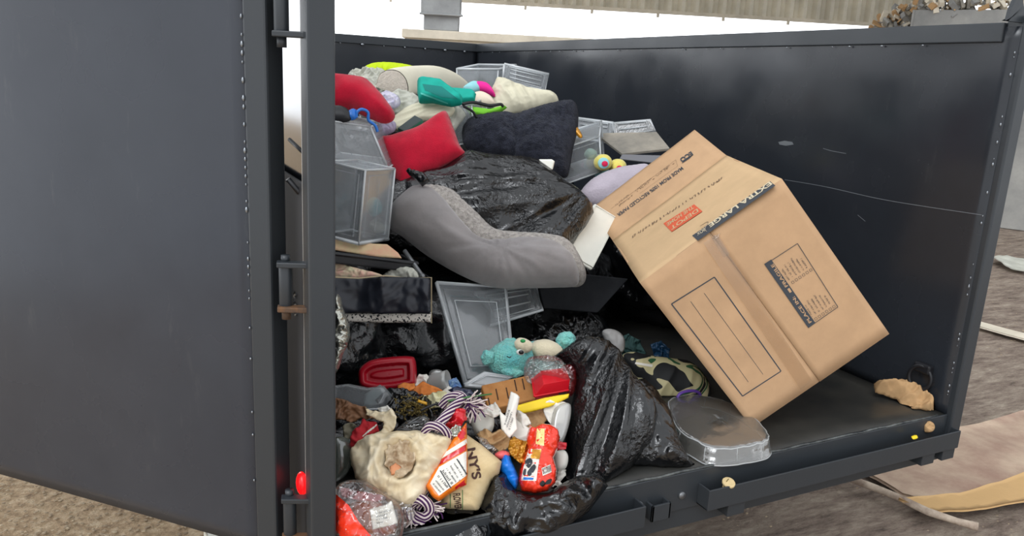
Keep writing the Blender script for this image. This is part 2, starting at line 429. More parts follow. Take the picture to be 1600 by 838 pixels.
def lump(name, px, y, T, m, label=None, cat=None, n=None, Tb=None, R=None, s=None, fn=None, warp=None, sm=True, parent=None,
         group=None, sub=5, rag=0, edge=.25, shape=.5, keep=False, pxsm=None, kind=None, smooth_h=3, minz=None):
    n = Vector(n).normalized() if n is not None else DEFN
    P = catmull([tuple(map(float, p)) for p in px], sub) if sm else [tuple(map(float, p)) for p in px]
    if rag:
        P2 = []
        for (ax_, ay_), (bx_, by_) in zip(P, P[1:]+P[:1]):
            k = max(1, int(math.hypot(bx_-ax_, by_-ay_)/5))
            for j in range(k): P2.append((ax_+(bx_-ax_)*j/k, ay_+(by_-ay_)*j/k))
        P = [(x+rag*1.6*noise.noise(Vector((x*.09, y*.09, 1.5)))+rag*.7*noise.noise(Vector((x*.3, y*.3, 7))), y+rag*1.6*noise.noise(Vector((x*.09, y*.09, 11.5)))+rag*.7*noise.noise(Vector((x*.3, y*.3, 17)))) for x, y in P2]
    cx = sum(p[0] for p in px)/len(px); cy = sum(p[1] for p in px)/len(px)
    O = at(cx, cy, Y=y)
    ex = Vector((0, 0, 1)).cross(n)
    ex = ex.normalized() if ex.length > .05 else _r.copy(); ey = n.cross(ex)
    W = [onplane(x, yy, O, n)-O for x, yy in P]
    Q = np.array([(w.dot(ex), w.dot(ey)) for w in W])
    per = np.sqrt(((np.roll(Q, -1, 0)-Q)**2).sum(1))
    size = math.sqrt((Q[:, 0].max()-Q[:, 0].min())*(Q[:, 1].max()-Q[:, 1].min()))
    if s is None: s = max(size/56, .0028)
    bp = []
    for a, b, l in zip(Q, np.roll(Q, -1, 0), per):
        k = max(1, int(round(l/s)))
        for j in range(k): bp.append(a+(b-a)*j/k)
    bp = np.array(bp)
    x0, y0 = Q.min(0); x1, y1 = Q.max(0); G = []; row = 0; yy = y0
    while yy <= y1:
        xx = x0+(s*.5 if row % 2 else 0)
        while xx <= x1: G.append((xx, yy)); xx += s
        yy += s*.866; row += 1
    G = np.array(G); sd = sdist(G, Q); G = G[sd > s*.55]
    pts = np.vstack([bp, G]) if len(G) else bp
    nb = len(bp)
    vs, es, fs, *_ = delaunay_2d_cdt([Vector(p) for p in pts.tolist()], [(i, (i+1) % nb) for i in range(nb)], [], 1, 1e-7)
    V2 = np.array([(v.x, v.y) for v in vs]); D = np.maximum(sdist(V2, Q), 0); isb = D < s*.05
    Rm = R or max(D.max(), 1e-4); x = np.clip(D/Rm, 0, 1); h = (1-(1-x)**2)**shape
    nbr = [[] for _ in vs]
    for f in fs:
        for i in range(3): nbr[f[i]].append(f[(i+1) % 3]); nbr[f[(i+1) % 3]].append(f[i])
    for _ in range(smooth_h):
        h2 = h.copy()
        for i, q in enumerate(nbr):
            if q and not isb[i]: h2[i] = .5*h[i]+.5*sum(h[j] for j in q)/len(q)
        h = h2
    h[isb] = 0
    fl = fn if isinstance(fn, list) else ([fn] if fn else [])
    def res(f):
        if isinstance(f, tuple):      # ('radial', px, py, k, amp, seed, fr)
            w = onplane(f[1], f[2], O, n)-O
            return radial(w.dot(ex), w.dot(ey), *f[3:])
        return f
    fl = [safe(res(f)) for f in fl]
    wl = [safe(res(f)) for f in (warp if isinstance(warp, list) else ([warp] if warp else []))]
    Tb = T*.6 if Tb is None else Tb
    front = []; back = {}
    verts = []
    for i, (a, b) in enumerate(V2):
        wv = sum(f(a, b, D[i]) for f in wl)
        dv = sum(f(a, b, D[i]) for f in fl)*min(1, edge+D[i]/(Rm*.35)) if fl else 0
        base = O+ex*a+ey*b+n*wv
        verts.append(base+n*(h[i]*T+dv*(0 if (isb[i] and edge == 0) else 1)))
    nv = len(vs); faces = [tuple(f) for f in fs]
    # orient front faces toward n
    if faces:
        f = faces[0]
        if (verts[f[1]]-verts[f[0]]).cross(verts[f[2]]-verts[f[0]]).dot(n) < 0: faces = [tuple(reversed(q)) for q in faces]
    bi = {}
    for i, (a, b) in enumerate(V2):
        if isb[i]: bi[i] = i
        else:
            wv = sum(f(a, b, D[i]) for f in wl)
            bi[i] = len(verts); verts.append(O+ex*a+ey*b+n*(wv-h[i]*Tb-.0006))
    faces += [tuple(reversed([bi[k] for k in q])) for q in faces]
    for v in verts:
        if minz is not None or (v.y > 0 and -2.036 < v.x < 0): v.z = max(v.z, minz or .004)
        if v.y > 0 and v.x < .05: v.x = min(v.x, -.014)
    o = obj(name, verts, faces, m, parent)
    SURF[o.name] = BVHTree.FromPolygons(verts, faces)
    if parent is None or label: tag(o, label, cat if parent is None else None, group, kind)
    return o

def cast(o, x, y, off=.0015):
    D = ray(x, y).normalized()
    hit, nn, *_ = SURF[o.name].ray_cast(CAM, D)
    if hit is None: return None
    return hit-D*off
def decal(o, name, px, m, label=None, off=.0015, step=4, sm=False, parent=None):
    """a printed or glued patch lying on the surface of o"""
    P = catmull([tuple(map(float, p)) for p in px], 5) if sm else [tuple(map(float, p)) for p in px]
    Q = np.array(P); bp = []
    for a, b in zip(Q, np.roll(Q, -1, 0)):
        k = max(1, int(np.hypot(*(b-a))/step))
        for j in range(k): bp.append(a+(b-a)*j/k)
    bp = np.array(bp); x0, y0 = Q.min(0); x1, y1 = Q.max(0)
    G = np.array([(x, y) for x in np.arange(x0, x1, step) for y in np.arange(y0, y1, step)] or [(x0, y0)])
    G = G[sdist(G, Q) > step*.4]; pts = np.vstack([bp, G]) if len(G) else bp; nb = len(bp)
    vs, es, fs, *_ = delaunay_2d_cdt([Vector(p) for p in pts.tolist()], [(i, (i+1) % nb) for i in range(nb)], [], 1, 1e-7)
    V = [cast(o, v.x, v.y, off) for v in vs]
    fs = [tuple(f) for f in fs if all(V[i] is not None for i in f)]
    ok = [v if v is not None else Vector((0, 0, 0)) for v in V]
    used = sorted({i for f in fs for i in f}); mp = {i: k for k, i in enumerate(used)}
    if not used: return None
    d = obj(name, [ok[i] for i in used], [tuple(mp[i] for i in f) for f in fs], m, parent or o)
    if label: d['label'] = label
    return d

def textmesh(s, bold=0):
    cu = bpy.data.curves.new('txt', 'FONT'); cu.body = s; cu.size = 1; cu.offset = bold
    t = bpy.data.objects.new('txt', cu); me = bpy.data.meshes.new_from_object(t)
    V = [(v.co.x, v.co.y) for v in me.vertices]; F = [tuple(p.vertices) for p in me.polygons]
    bpy.data.objects.remove(t); bpy.data.curves.remove(cu); bpy.data.meshes.remove(me)
    x0 = min(v[0] for v in V); x1 = max(v[0] for v in V); V = [((v[0]-x0)/(x1-x0), v[1]/.72) for v in V]
    return V, F
def text_plane(bb, s, A, Bp, height, n, mi=0, off=.001, bold=.01):
    """letters on a plane from A to Bp (world), height in metres"""
    V, F = textmesh(s, bold); x = Bp-A; y = n.cross(x).normalized()*height
    bb.add([A+x*v[0]+y*v[1]+n*off for v in V], F, mi)
def scribble(bb, A, Bp, h, n, off=.001, seed=0, mi=0):
    """a line of unreadable small print: short strokes of uneven height"""
    rnd = random.Random(seed); x = (Bp-A); L = x.length; x = x.normalized(); y = n.cross(x).normalized(); t = 0
    while t < L-h*.5:
        if rnd.random() < .14: t += h*.45; continue
        w = h*rnd.uniform(.10, .2); hh = h*rnd.uniform(.6, 1); p = A+x*t+n*off+y*(0 if rnd.random() < .7 else h*.2)
        sl_ = x*h*rnd.uniform(-.2, .2)
        bb.add([p, p+x*w, p+x*w+sl_+y*hh, p+sl_+y*hh], [(0, 1, 2, 3)], mi)
        if rnd.random() < .5: q = p+y*hh*rnd.choice((0, .45, .85)); bb.add([q, q+x*h*.4, q+x*h*.4+y*h*.12, q+y*h*.12], [(0, 1, 2, 3)], mi)
        t += h*rnd.uniform(.36, .6)
def scribble_cast(o, a, b, hpx, m, seed=0, name='small_print'):
    rnd = random.Random(seed); dx, dy = b[0]-a[0], b[1]-a[1]; L = math.hypot(dx, dy); ux, uy = dx/L, dy/L; wx, wy = uy, -ux; t = 0; V = []; F = []
    while t < L-hpx*.3:
        if rnd.random() > .14:
            w = hpx*.2; hh = hpx*rnd.uniform(.6, 1); x, y = a[0]+ux*t, a[1]+uy*t
            P = [cast(o, *q, .0036) for q in ((x, y), (x+ux*w, y+uy*w), (x+ux*w+wx*hh, y+uy*w+wy*hh), (x+wx*hh, y+wy*hh))]
            if all(p is not None for p in P): k = len(V); V += P; F.append((k, k+1, k+2, k+3))
        t += hpx*rnd.uniform(.35, .6)
    return V, F
def print_lines(o, lines, m, name='small_print', parent=None):
    V = []; F = []
    for i, (a, b, h) in enumerate(lines):
        v, f = scribble_cast(o, a, b, h, m, i+3); k = len(V); V += v; F += [tuple(j+k for j in q) for q in f]
    if V: return obj(name, V, F, m, parent or o, smooth=False)

def text_cast(o, s, a, b, hpx, m, name='printed_lettering', bold=.01, parent=None):
    V, F = textmesh(s, bold); dx, dy = b[0]-a[0], b[1]-a[1]; L = math.hypot(dx, dy); ux, uy = dx/L, dy/L; px_, py_ = uy, -ux
    P = [cast(o, a[0]+dx*v[0]+px_*hpx*v[1], a[1]+dy*v[0]+py_*hpx*v[1], .0022) for v in V]
    F = [f for f in F if all(P[i] is not None for i in f)]
    used = sorted({i for f in F for i in f}); mp = {i: k for k, i in enumerate(used)}
    if used: return obj(name, [P[i] for i in used], [tuple(mp[i] for i in f) for f in F], m, parent or o, smooth=False)

def pt(p): return at(p[0], p[1], Y=p[2])
def wallgrid(O, a, b, nx, ny, thick, amp, sc, seed):
    """a rippled sheet-steel panel with thickness"""
    n = a.cross(b).normalized(); V = []; F = []
    for side in (0, 1):
        for i in range(nx+1):
            for j in range(ny+1):
                p = O+a*(i/nx)+b*(j/ny)
                e = min(i, nx-i, j, ny-j); k = min(1, e/3)
                w = amp*k*(noise.noise(p*sc+Vector((seed, 0, 0)))+.4*noise.noise(p*sc*2.5))
                V.append(p+n*(w+thick*side))
    s = (nx+1)*(ny+1)
    for i in range(nx):
        for j in range(ny):
            q = [i*(ny+1)+j, (i+1)*(ny+1)+j, (i+1)*(ny+1)+j+1, i*(ny+1)+j+1]
            F.append(tuple(reversed(q))); F.append(tuple(v+s for v in q))
    rim = [i*(ny+1) for i in range(nx+1)]+[nx*(ny+1)+j for j in range(1, ny+1)]+[i*(ny+1)+ny for i in range(nx-1, -1, -1)]+[j for j in range(ny-1, 0, -1)]
    for k in range(len(rim)):
        p, q = rim[k], rim[(k+1) % len(rim)]; F.append((p, q, q+s, p+s))
    return V, F
def cyl(bb, a, b, r, seg=16, mi=0): bb.tube([a, b], r, seg, mi)


# ================================================================== THE SETTING
GZ = -.65
def ground():
    nx, ny = 150, 130; V = []; F = []
    def gx(t): return -7+46*t**2.0
    def gy(t): return -4+40*t**2.0
    for i in range(nx+1):
        for j in range(ny+1):
            x, y = gx(i/nx), gy(j/ny)
            z = GZ+.012*noise.noise(Vector((x*3, y*3, 0)))+.02*noise.noise(Vector((x*.8, y*.8, 3)))+.006*noise.noise(Vector((x*9, y*9, 1)))
            V.append((x, y, z))
    for i in range(nx):
        for j in range(ny):
            a = i*(ny+1)+j; F.append((a, a+ny+1, a+ny+2, a+1))
    m = bpy.data.materials.new('dirty_ground_painted_light'); m.use_nodes = True; nt = m.node_tree; N = nt.nodes; L = nt.links; b = N['Principled BSDF']
    tc = N.new('ShaderNodeTexCoord'); geo = N.new('ShaderNodeNewGeometry')
    def nz(sc, det, ro=.6, vec=None, w=0):
        n = N.new('ShaderNodeTexNoise'); n.inputs['Scale'].default_value = sc; n.inputs['Detail'].default_value = det; n.inputs['Roughness'].default_value = ro
        L.new(vec or geo.outputs['Position'], n.inputs['Vector']); return n
    def ramp(src, stops):
        r = N.new('ShaderNodeValToRGB'); e = r.color_ramp.elements
        for k, (p, c) in enumerate(stops):
            q = e[k] if k < 2 else e.new(p)
            q.position = p; q.color = (*sl(c), 1)
        L.new(src, r.inputs[0]); return r
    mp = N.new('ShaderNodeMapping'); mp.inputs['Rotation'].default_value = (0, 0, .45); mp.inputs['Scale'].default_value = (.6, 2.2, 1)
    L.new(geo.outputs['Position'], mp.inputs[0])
    shaded = ramp(nz(7, 12, .78, mp.outputs[0]).outputs['Fac'], [(.34, (88, 76, 68)), (.46, (138, 122, 110)), (.56, (162, 147, 132)), (.70, (200, 186, 168))])  # darker tones for the right: shade under the roof put into the colour
    dry = ramp(nz(26, 10, .72).outputs['Fac'], [(.32, (140, 116, 90)), (.5, (196, 168, 134)), (.66, (228, 208, 176))])  # paler tones for the left: open daylight put into the colour
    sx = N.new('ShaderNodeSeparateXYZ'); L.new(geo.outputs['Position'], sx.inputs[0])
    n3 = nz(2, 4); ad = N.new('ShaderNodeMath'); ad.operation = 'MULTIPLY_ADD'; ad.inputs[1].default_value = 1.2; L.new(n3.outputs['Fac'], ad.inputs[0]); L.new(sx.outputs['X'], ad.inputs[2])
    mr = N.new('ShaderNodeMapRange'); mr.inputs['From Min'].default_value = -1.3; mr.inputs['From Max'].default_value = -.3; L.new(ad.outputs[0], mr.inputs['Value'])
    mx = N.new('ShaderNodeMix'); mx.data_type = 'RGBA'; L.new(mr.outputs[0], mx.inputs[0]); L.new(dry.outputs[0], mx.inputs[6]); L.new(shaded.outputs[0], mx.inputs[7])
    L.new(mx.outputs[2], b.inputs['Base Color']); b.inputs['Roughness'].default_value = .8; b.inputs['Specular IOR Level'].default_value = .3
    bp = N.new('ShaderNodeBump'); bp.inputs['Strength'].default_value = .9; bp.inputs['Distance'].default_value = .03
    L.new(nz(24, 10, .7).outputs['Fac'], bp.inputs['Height']); L.new(bp.outputs[0], b.inputs['Normal'])
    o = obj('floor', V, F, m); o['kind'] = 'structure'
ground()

M_conc = mat('weathered_concrete', (168, 166, 160), .9, var=(1.2, .3), c2=(128, 128, 126), bump=(12, .3, .01))
M_concl = mat('pale_concrete_ledge', (224, 214, 194), .9, var=(2, .2), bump=(12, .3, .01))
M_colm = mat('column_concrete', (158, 160, 160), .8, var=(2, .25), bump=(8, .3, .01))
M_cor = mat('corrugated_steel_sheet', (222, 214, 194), .6, var=(1.5, .2))
M_roof = mat('roof_sheet', (120, 118, 112), .7)

# corrugated sheet wall of the shed, hanging above the open side
def corrugated(A, Bp, top):
    A = Vector(A); Bp = Vector(Bp); d = Bp-A; L = d.length; t = d.normalized(); n = Vector((t.y, -t.x, 0)); V = []; F = []
    st = .035; k = int(L/st)
    for i in range(k+1):
        ph = (i*st/.28) % 1; o = .05*max(-1, min(1, 2.2*math.sin(2*math.pi*ph)))
        for th in (0, .006):
            for z in (A.z, top): V.append(A+t*(i*st)+n*(o+th)+Vector((0, 0, z-A.z)))
    for i in range(k):
        a = i*4; b = a+4
        F += [(a, b, b+1, a+1), (a+2, a+3, b+3, b+2), (a, a+2, b+2, b), (a+1, b+1, b+3, a+3)]
    return V, F
pA = at(765, 3, Z=2.5); pB = at(1385, 39, Z=2.5); dAB = (pB-pA).normalized()
V, F = corrugated(pA-dAB*9, pB+dAB*1.0, 6.2)
obj('wall_back', V, F, M_cor, smooth=False)['kind'] = 'structure'
bb = B(); nAB = Vector((dAB.y, -dAB.x, 0))
bb.par(pA-dAB*9+nAB*.08-Vector((0, 0, .05)), dAB*((pB-pA).length+10), nAB*.05, Vector((0, 0, .07)))
for k in range(7): bb.par(pA+dAB*(k*1.35-2)+nAB*.1-Vector((0, 0, .12)), dAB*.05, nAB*.04, Vector((0, 0, .12)))
bb.obj('trim_1', M_concl)['kind'] = 'structure'
# roof of the shed
V, F = [], []
bb = B()
for k in range(25):
    x = 0+k*1.0
    bb.par((x, 3, 6.2), (1.0, 0, 0), (0, 12.5, 0), (0, 0, .05))
    bb.par((x, 3, 6.12), (.08, 0, 0), (0, 12.5, 0), (0, 0, .08))
bb.obj('ceiling', M_roof)['kind'] = 'structure'

# concrete column standing on a parapet
q0 = at(634, 45, Z=1.62); q1 = at(905, 60, Z=1.62)
bb = B(); dq = (q1-q0); dqn = dq.normalized(); nq = Vector((-dqn.y, dqn.x, 0))
bb.par((q0.x, q0.y, GZ), dqn*(dq.length+5), nq*.45, (0, 0, 1.62-GZ-.12))
bb.par(Vector((q0.x, q0.y, 1.5))-dqn*.05-nq*.06, dqn*(dq.length+5.1), nq*.57, (0, 0, .12))
bb.obj('wall_left', M_concl, bevel=.01)['kind'] = 'structure'
c0 = at(661, 46, Z=1.62); c1 = at(716, 49, Z=1.62); w = (c1-c0).length
c0 = c0+nq*.05
bb = B(); bb.par(c0, dqn*w, nq*.35, (0, 0, 4.6)); bb.par(c0-dqn*.04-nq*.05+Vector((0, 0, .22)), dqn*(w+.06), nq*.44, (0, 0, .62))
bb.par(c0-dqn*.06-nq*.07+Vector((0, 0, .2)), dqn*(w+.12), nq*.06, (0, 0, .03))
bb.obj('trim_2', M_colm, bevel=.015)['kind'] = 'structure'

# concrete wall to the right, beyond the trailer
g0 = at(1590, 360, Z=GZ); hd = Vector((g0.x-CAM.x, g0.y-CAM.y, 0)).normalized(); wd = Vector((hd.y, -hd.x, 0))
top = onplane(1520, 15, g0, hd).z
bb = B(); bb.par(g0-wd*1.75, wd*9, hd*.4, (0, 0, top-GZ))
for k in range(8): bb.par(g0-wd*1.75+wd*(k*1.2)-hd*.02, wd*.03, hd*.05, (0, 0, top-GZ))
bb.obj('wall_right', M_conc, bevel=.01)['kind'] = 'structure'

# heap of rubble piled on top of a slab beside the concrete wall
def rubble():
    bb = B(); random.seed(3)
    for k in range(620):
        if k < 420:
            x = random.uniform(1366, 1446); yt = 46-44*min(1, (x-1366)/58); y0 = random.uniform(yt, 70); r = random.uniform(.03, .11); off = random.uniform(.5, .8)
        else:
            x = random.uniform(1425, 1640); y0 = random.uniform(3, 17)-9*math.sin((x-1425)/215*3.1)*random.random(); r = random.uniform(.03, .09); off = random.uniform(.05, .3)
        p = onplane(x, y0, g0+hd*off, hd)
        a = Vector((random.uniform(-1, 1), random.uniform(-1, 1), random.uniform(-1, 1))).normalized(); b = a.orthogonal().normalized(); c = a.cross(b)
        bb.par(p, a*r*1.6, b*r, c*r*random.uniform(.2, .9), random.choice((0, 0, 1, 1, 2, 3)))
    p0 = at(1372, 60, Y=g0.y+.5); p1 = at(1440, 60, Y=g0.y+.5); p2 = at(1420, 8, Y=g0.y+.5)
    bb.obj('rubble_heap', [M_concl, M_conc, M_kraft, M_board])
    o = bpy.data.objects['rubble_heap']; tag(o, 'heap of broken concrete and boards spilling over the grey concrete wall beyond the trailer', 'rubble', kind='stuff')
rubble()

# ================================================================== THE DUMP TRAILER
TR = thing('dump_trailer', (-1.0, 0, 0), 'black steel dump trailer with its rear door swung open and a heap of rubbish inside', 'trailer')
W, LEN, H = 2.036, 3.9, 1.22
V, F = wallgrid(Vector((-W, 0, 0)), Vector((W, 0, 0)), Vector((0, LEN, 0)), 30, 50, -.012, .0015, 3, 1)
obj('floor_pan', V, F, M_floorpan, TR)
V, F = wallgrid(Vector((0, 0, 0)), Vector((0, LEN, 0)), Vector((0, 0, H)), 90, 36, .008, .0045, 1.9, 2)
rw = obj('side_panel', V, F, M_paint_in, TR)
SURF[rw.name] = BVHTree.FromPolygons([Vector(v) for v in V], F)
V, F = wallgrid(Vector((-W, LEN, 0)), Vector((W, 0, 0)), Vector((0, 0, H)), 60, 30, -.008, .005, 1.8, 5)
obj('front_panel', V, F, M_paint_in, TR)
V, F = wallgrid(Vector((-W-.005, .05, 0)), Vector((0, LEN-.05, 0)), Vector((0, 0, H)), 50, 16, .008, .0012, 1.6, 8)
obj('side_panel', V, F, M_paint_gloss, TR)
bb = B(); bb.box((-W-.02, .075, -.1), (-W-.014, 2.6, .775)); bb.obj('lower_guard_plate', mat('matt_guard_paint', (58, 58, 60), .75, spec=.12, var=(3, .2)), TR, bevel=.002)
bb = B(); bb.box((-W-.021, .052, .1), (-W-.013, .074, 1.2)); bb.obj('edge_strip', mat('bare_edge_strip', (190, 186, 180), .5, var=(9, .2)), TR, bevel=.001)
# top rails
bb = B()
bb.box((-.008, .05, H-.045), (.05, LEN+.05, H+.012)); bb.obj('top_rail', M_frame, TR, bevel=.004)
bb = B(); bb.box((-W-.05, LEN-.01, H-.045), (.05, LEN+.05, H+.012)); bb.obj('top_rail', M_frame, TR, bevel=.004)
bb = B(); bb.box((-W-.045, .05, H-.045), (-W+.003, LEN, H+.012)); bb.obj('top_rail', M_frame, TR, bevel=.004)
bb = B(); random.seed(5)
for k in range(26):
    y = .25+k*.14+random.random()*.09; r = random.uniform(.001, .0035); bb.ell((-.009, y, H-.05), (Vector((r, 0, 0)), Vector((0, r*1.6, 0)), Vector((0, 0, r))), seg=8)
for k in range(26):
    z = .06+random.random()*1.1; r = random.uniform(.0012, .003); bb.ell((-.006, .004, z), (Vector((r, 0, 0)), Vector((0, r, 0)), Vector((0, 0, r*2))), seg=8)
for k in range(12):
    x = -.1-k*.15; r = random.uniform(.003, .009); bb.ell((x, LEN-.012, H-.048), (Vector((r*1.5, 0, 0)), Vector((0, r, 0)), Vector((0, 0, r))), seg=8)
bb.obj('weld_spots', M_weld, TR, smooth=True)['kind'] = 'stuff'
# corner posts
bb = B(); bb.box((.002, -.022, -.12), (.055, .05, H+.03)); bb.obj('corner_post', M_frame, TR, bevel=.006)
bb = B(); bb.box((-W-.026, -.005, -.3), (-W+.026, .05, 1.5)); bb.obj('corner_post', M_frame, TR, bevel=.005)
# lifting ear with a hole, on top of the right post
def ear():
    # plate in the plane of the opening, seen beside the top of the post
    O = Vector((-.062, .01, H+.01)); bb = B(); th = .012; k = 40
    outer = []; hole = []; hc = (.075, .062); hr = .026
    for i in range(k):
        a = 2*math.pi*i/k; hole.append((hc[0]+hr*math.cos(a), hc[1]+hr*math.sin(a)))
        dx, dz = math.cos(a), math.sin(a); R = .06
        x, z = hc[0]+R*dx, hc[1]+R*dz
        if z < hc[1] and dx < 0: x = hc[0]-.06-(hc[1]-z)**1.0*.5; z = z if z > .03 else 0
        if dz < -.5: z = 0
        if dx >= 0 and z < hc[1]: x = hc[0]+.06
        outer.append((x, max(z, 0)))
    vs = []
    for y in (-th/2, th/2):
        vs += [O+Vector((x, y, z)) for x, z in outer]+[O+Vector((x, y, z)) for x, z in hole]
    fs = []
    for i in range(k):
        j = (i+1) % k
        fs += [(i, j, k+j, k+i), (2*k+i, 3*k+i, 3*k+j, 2*k+j), (i, 2*k+i, 2*k+j, j), (k+i, k+j, 3*k+j, 3*k+i)]
    obj('lifting_ear', vs, fs, M_frame, TR, smooth=False)
ear()
# sill with its worn bright lip, face below and cross beam
bb = B(); bb.box((-W, -.006, -.105), (.0, .0, .004)); bb.box((-W, -.0, -.16), (0, .06, -.014)); bb.obj('sill', M_frame, TR, bevel=.002)
bb = B(); bb.tube([(-W+.03+i*.04, -.001+.0015*math.sin(i*1.7), .006+.001*math.sin(i*2.3)) for i in range(50)], .0045, 6); bb.obj('sill_lip', M_edge, TR, smooth=True)
# two gutter-like trays hung in front of the sill
def tray(x0, x1, name='gutter_tray'):
    bb = B(); z0, z1 = -.096, -.036
    bb.box((x0, -.052, z0), (x1, -.047, z1)); bb.box((x0, -.05, z0), (x1, -.006, z0+.005))
    bb.box((x0, -.05, z0), (x0+.005, -.006, z1)); bb.box((x1-.005, -.05, z0), (x1, -.006, z1))
    bb.obj(name, M_frame, TR, bevel=.0015)
tray(-1.03, .012); tray(-1.98, -1.235)
bb = B()
bb.box((-1.2, -.034, -.10), (-1.193, -.005, -.055)); bb.box((-1.2, -.034, -.10), (-1.14, -.028, -.055)); bb.box((-1.146, -.034, -.10), (-1.14, -.005, -.055))
bb.obj('latch_bracket', M_frame, TR, bevel=.001)
bb = B(); cyl(bb, (-1.225, -.012, -.06), (-1.225, -.004, -.06), .012); bb.obj('bolt', M_steel, TR, smooth=True); bb = B(); cyl(bb, (-1.085, -.012, -.06), (-1.085, -.004, -.06), .01)
bb.obj('bolt', M_steel, TR, smooth=True)
for x in (-.92, -.12, -.02):
    bb = B(); bb.box((x-.03, -.045, -.135), (x+.03, -.0, -.096)); bb.obj('tray_foot', M_frame, TR, bevel=.002)
for z in (.62, .12):
    bb = B(); bb.box((.055, .0, z-.035), (.075, .03, z+.035)); cyl(bb, (.066, .015, z-.045), (.066, .015, z+.045), .007); bb.obj('latch_pin', M_frame, TR, bevel=.002)
# tie-down ring low on the right side panel
rc = at(1441, 590, X=-.012)
ring = B(); R = .036
pth = [(rc.x-.012-.006*math.sin(a), rc.y+R*math.sin(a)*1.0, rc.z+R*1.15*math.cos(a)) for a in [2*math.pi*i/28 for i in range(28)]]
ring.tube(pth, .0065, 10, closed=True)
ro = ring.obj('tie_down_ring', M_darker, TR, smooth=True)
bb = B(); bb.box((-.028, rc.y-.03, rc.z+.018), (-.002, rc.y+.03, rc.z+.05)); bb.obj('ring_bracket', M_darker, TR, bevel=.006)
# scratches on the right wall: a long pale scored line and a few nicks
for px in ([(1226, 281), (1290, 292), (1370, 310), (1440, 322), (1534, 336)], [(1286, 232), (1300, 236), (1322, 240)], [(1340, 336), (1352, 346)]):
    V, F = [], []
    P = opencat(px, 8)
    for x, y in P:
        p = cast(rw, x, y, .0016)
        if p is None: continue
        V += [p+Vector((0, 0, .0009)), p-Vector((0, 0, .0009))]
    F = [(2*i, 2*i+2, 2*i+3, 2*i+1) for i in range(len(V)//2-1)]
    if V: obj('scratch', V, F, M_scratch, TR)
d = decal(rw, 'paint_chip', [(1216, 222), (1226, 220), (1238, 222), (1240, 226), (1228, 228), (1218, 226)], M_weld, parent=TR)
# door, swung right round beside the left wall
dd = Vector((-.695, .719, 0)).normalized(); dn = Vector((-.719, -.695, 0)).normalized(); p0 = Vector((-2.109, .076, 0))
E0 = onplane(429, 600, p0, dn); E0.z = 0
DOOR = B(); zb, zt = -.03, 1.32
V, F = wallgrid(E0+Vector((0, 0, zb))+dd*.05, dd*2.0, Vector((0, 0, zt-zb)), 60, 40, .006, .006, 1.7, 12)
dp = obj('door', V, F, M_paint, TR)
bb = B()
back = -dn
bb.par(E0+Vector((0, 0, zb))+dn*.004, dd*.052, back*.054, (0, 0, zt-zb)); bb.par(E0+Vector((0, 0, zb))+dd*2.0, dd*.05, back*.05, (0, 0, zt-zb))
bb.par(E0+Vector((0, 0, zb))+back*.002+dd*.05, dd*1.96, back*.045, (0, 0, .045)); bb.par(E0+Vector((0, 0, zt-.05))+back*.002+dd*.05, dd*1.96, back*.045, (0, 0, .05))
fr = obj('door_frame', bb.v, bb.f, M_frame, dp, bb.m, False, bevel=.005)
bb = B(); random.seed(8)
for k in range(46):
    z = .52+k*.0165
    if random.random() < .35: continue
    r = random.uniform(.0012, .003); bb.ell(E0+dd*.054+dn*.003+Vector((0, 0, z)), (dn*r, dd*r, Vector((0, 0, r*2.2))), seg=8)
for k in range(5): bb.ell(E0+dd*.054+dn*.004+Vector((0, 0, .1+k*.09+random.random()*.05)), (dn*.002, dd*.002, Vector((0, 0, .003))), seg=8)
obj('weld_spots', bb.v, bb.f, M_weld, dp, bb.m)['kind'] = 'stuff'
# hinges between the door and the left post
for vz in (14, 447, 806):
    hp = onplane(456, vz, p0, dn); z = hp.z
    hc = Vector((-W-.058, .055, z)); h = .048
    b2 = B(); b2.tube([hc+Vector((0, 0, -h)), hc+Vector((0, 0, h))], .0135, 18)
    kn = b2.obj('hinge_barrel', M_frame, TR, smooth=True, bevel=.001)
    b3 = B(); cyl(b3, hc+Vector((0, 0, h)), hc+Vector((0, 0, h+.014)), .009); obj('hinge_pin', b3.v, b3.f, M_frame, kn); b3 = B(); cyl(b3, hc+Vector((0, 0, -h-.02)), hc+Vector((0, 0, -h)), .009); obj('hinge_pin', b3.v, b3.f, M_rust if vz > 400 else M_frame, kn)
    for s, m_ in ((1, M_frame), (-1, M_rust if vz > 400 else M_frame)):
        b4 = B(); b4.par(hc+Vector((-.02, -.014, s*(h-.003)-.005)), (.075, -.03, 0), (.005, .022, 0), (0, 0, .011)); obj('hinge_leaf', b4.v, b4.f, m_, kn, b4.m, False, bevel=.002)
# diagonal brace rods and tread-plate patch seen in the hinge gap
bb = B(); bb.tube([at(452, 218, X=-W-.03), at(484, 248, X=-W-.005)], .004, 8); bb.obj('hose', M_darker, TR, smooth=True)
bb = B(); bb.tube([at(450, 280, X=-W-.04), at(466, 300, X=-W-.02), at(484, 296, X=-W)], .006, 8); bb.obj('hose', M_darker, TR, smooth=True)
bb = B()
for i in range(4):
    for j in range(5):
        p = Vector((-W-.021, .14+i*.022+(j % 2)*.011, .487+j*.011)); a = Vector((0, .007, .004)) if j % 2 else Vector((0, .007, -.004)); bb.par(p, a, (0, 0, .003), (-.003, 0, 0))
bb.obj('tread_patch', M_weld, TR)
lm = at(476, 755, X=-W-.022); bb = B(); bb.ell(lm+Vector((-.006, 0, 0)), (Vector((.012, 0, 0)), Vector((0, .022, 0)), Vector((0, 0, .026))), seg=16); bb.obj('marker_light', M_lightred, TR, smooth=True)
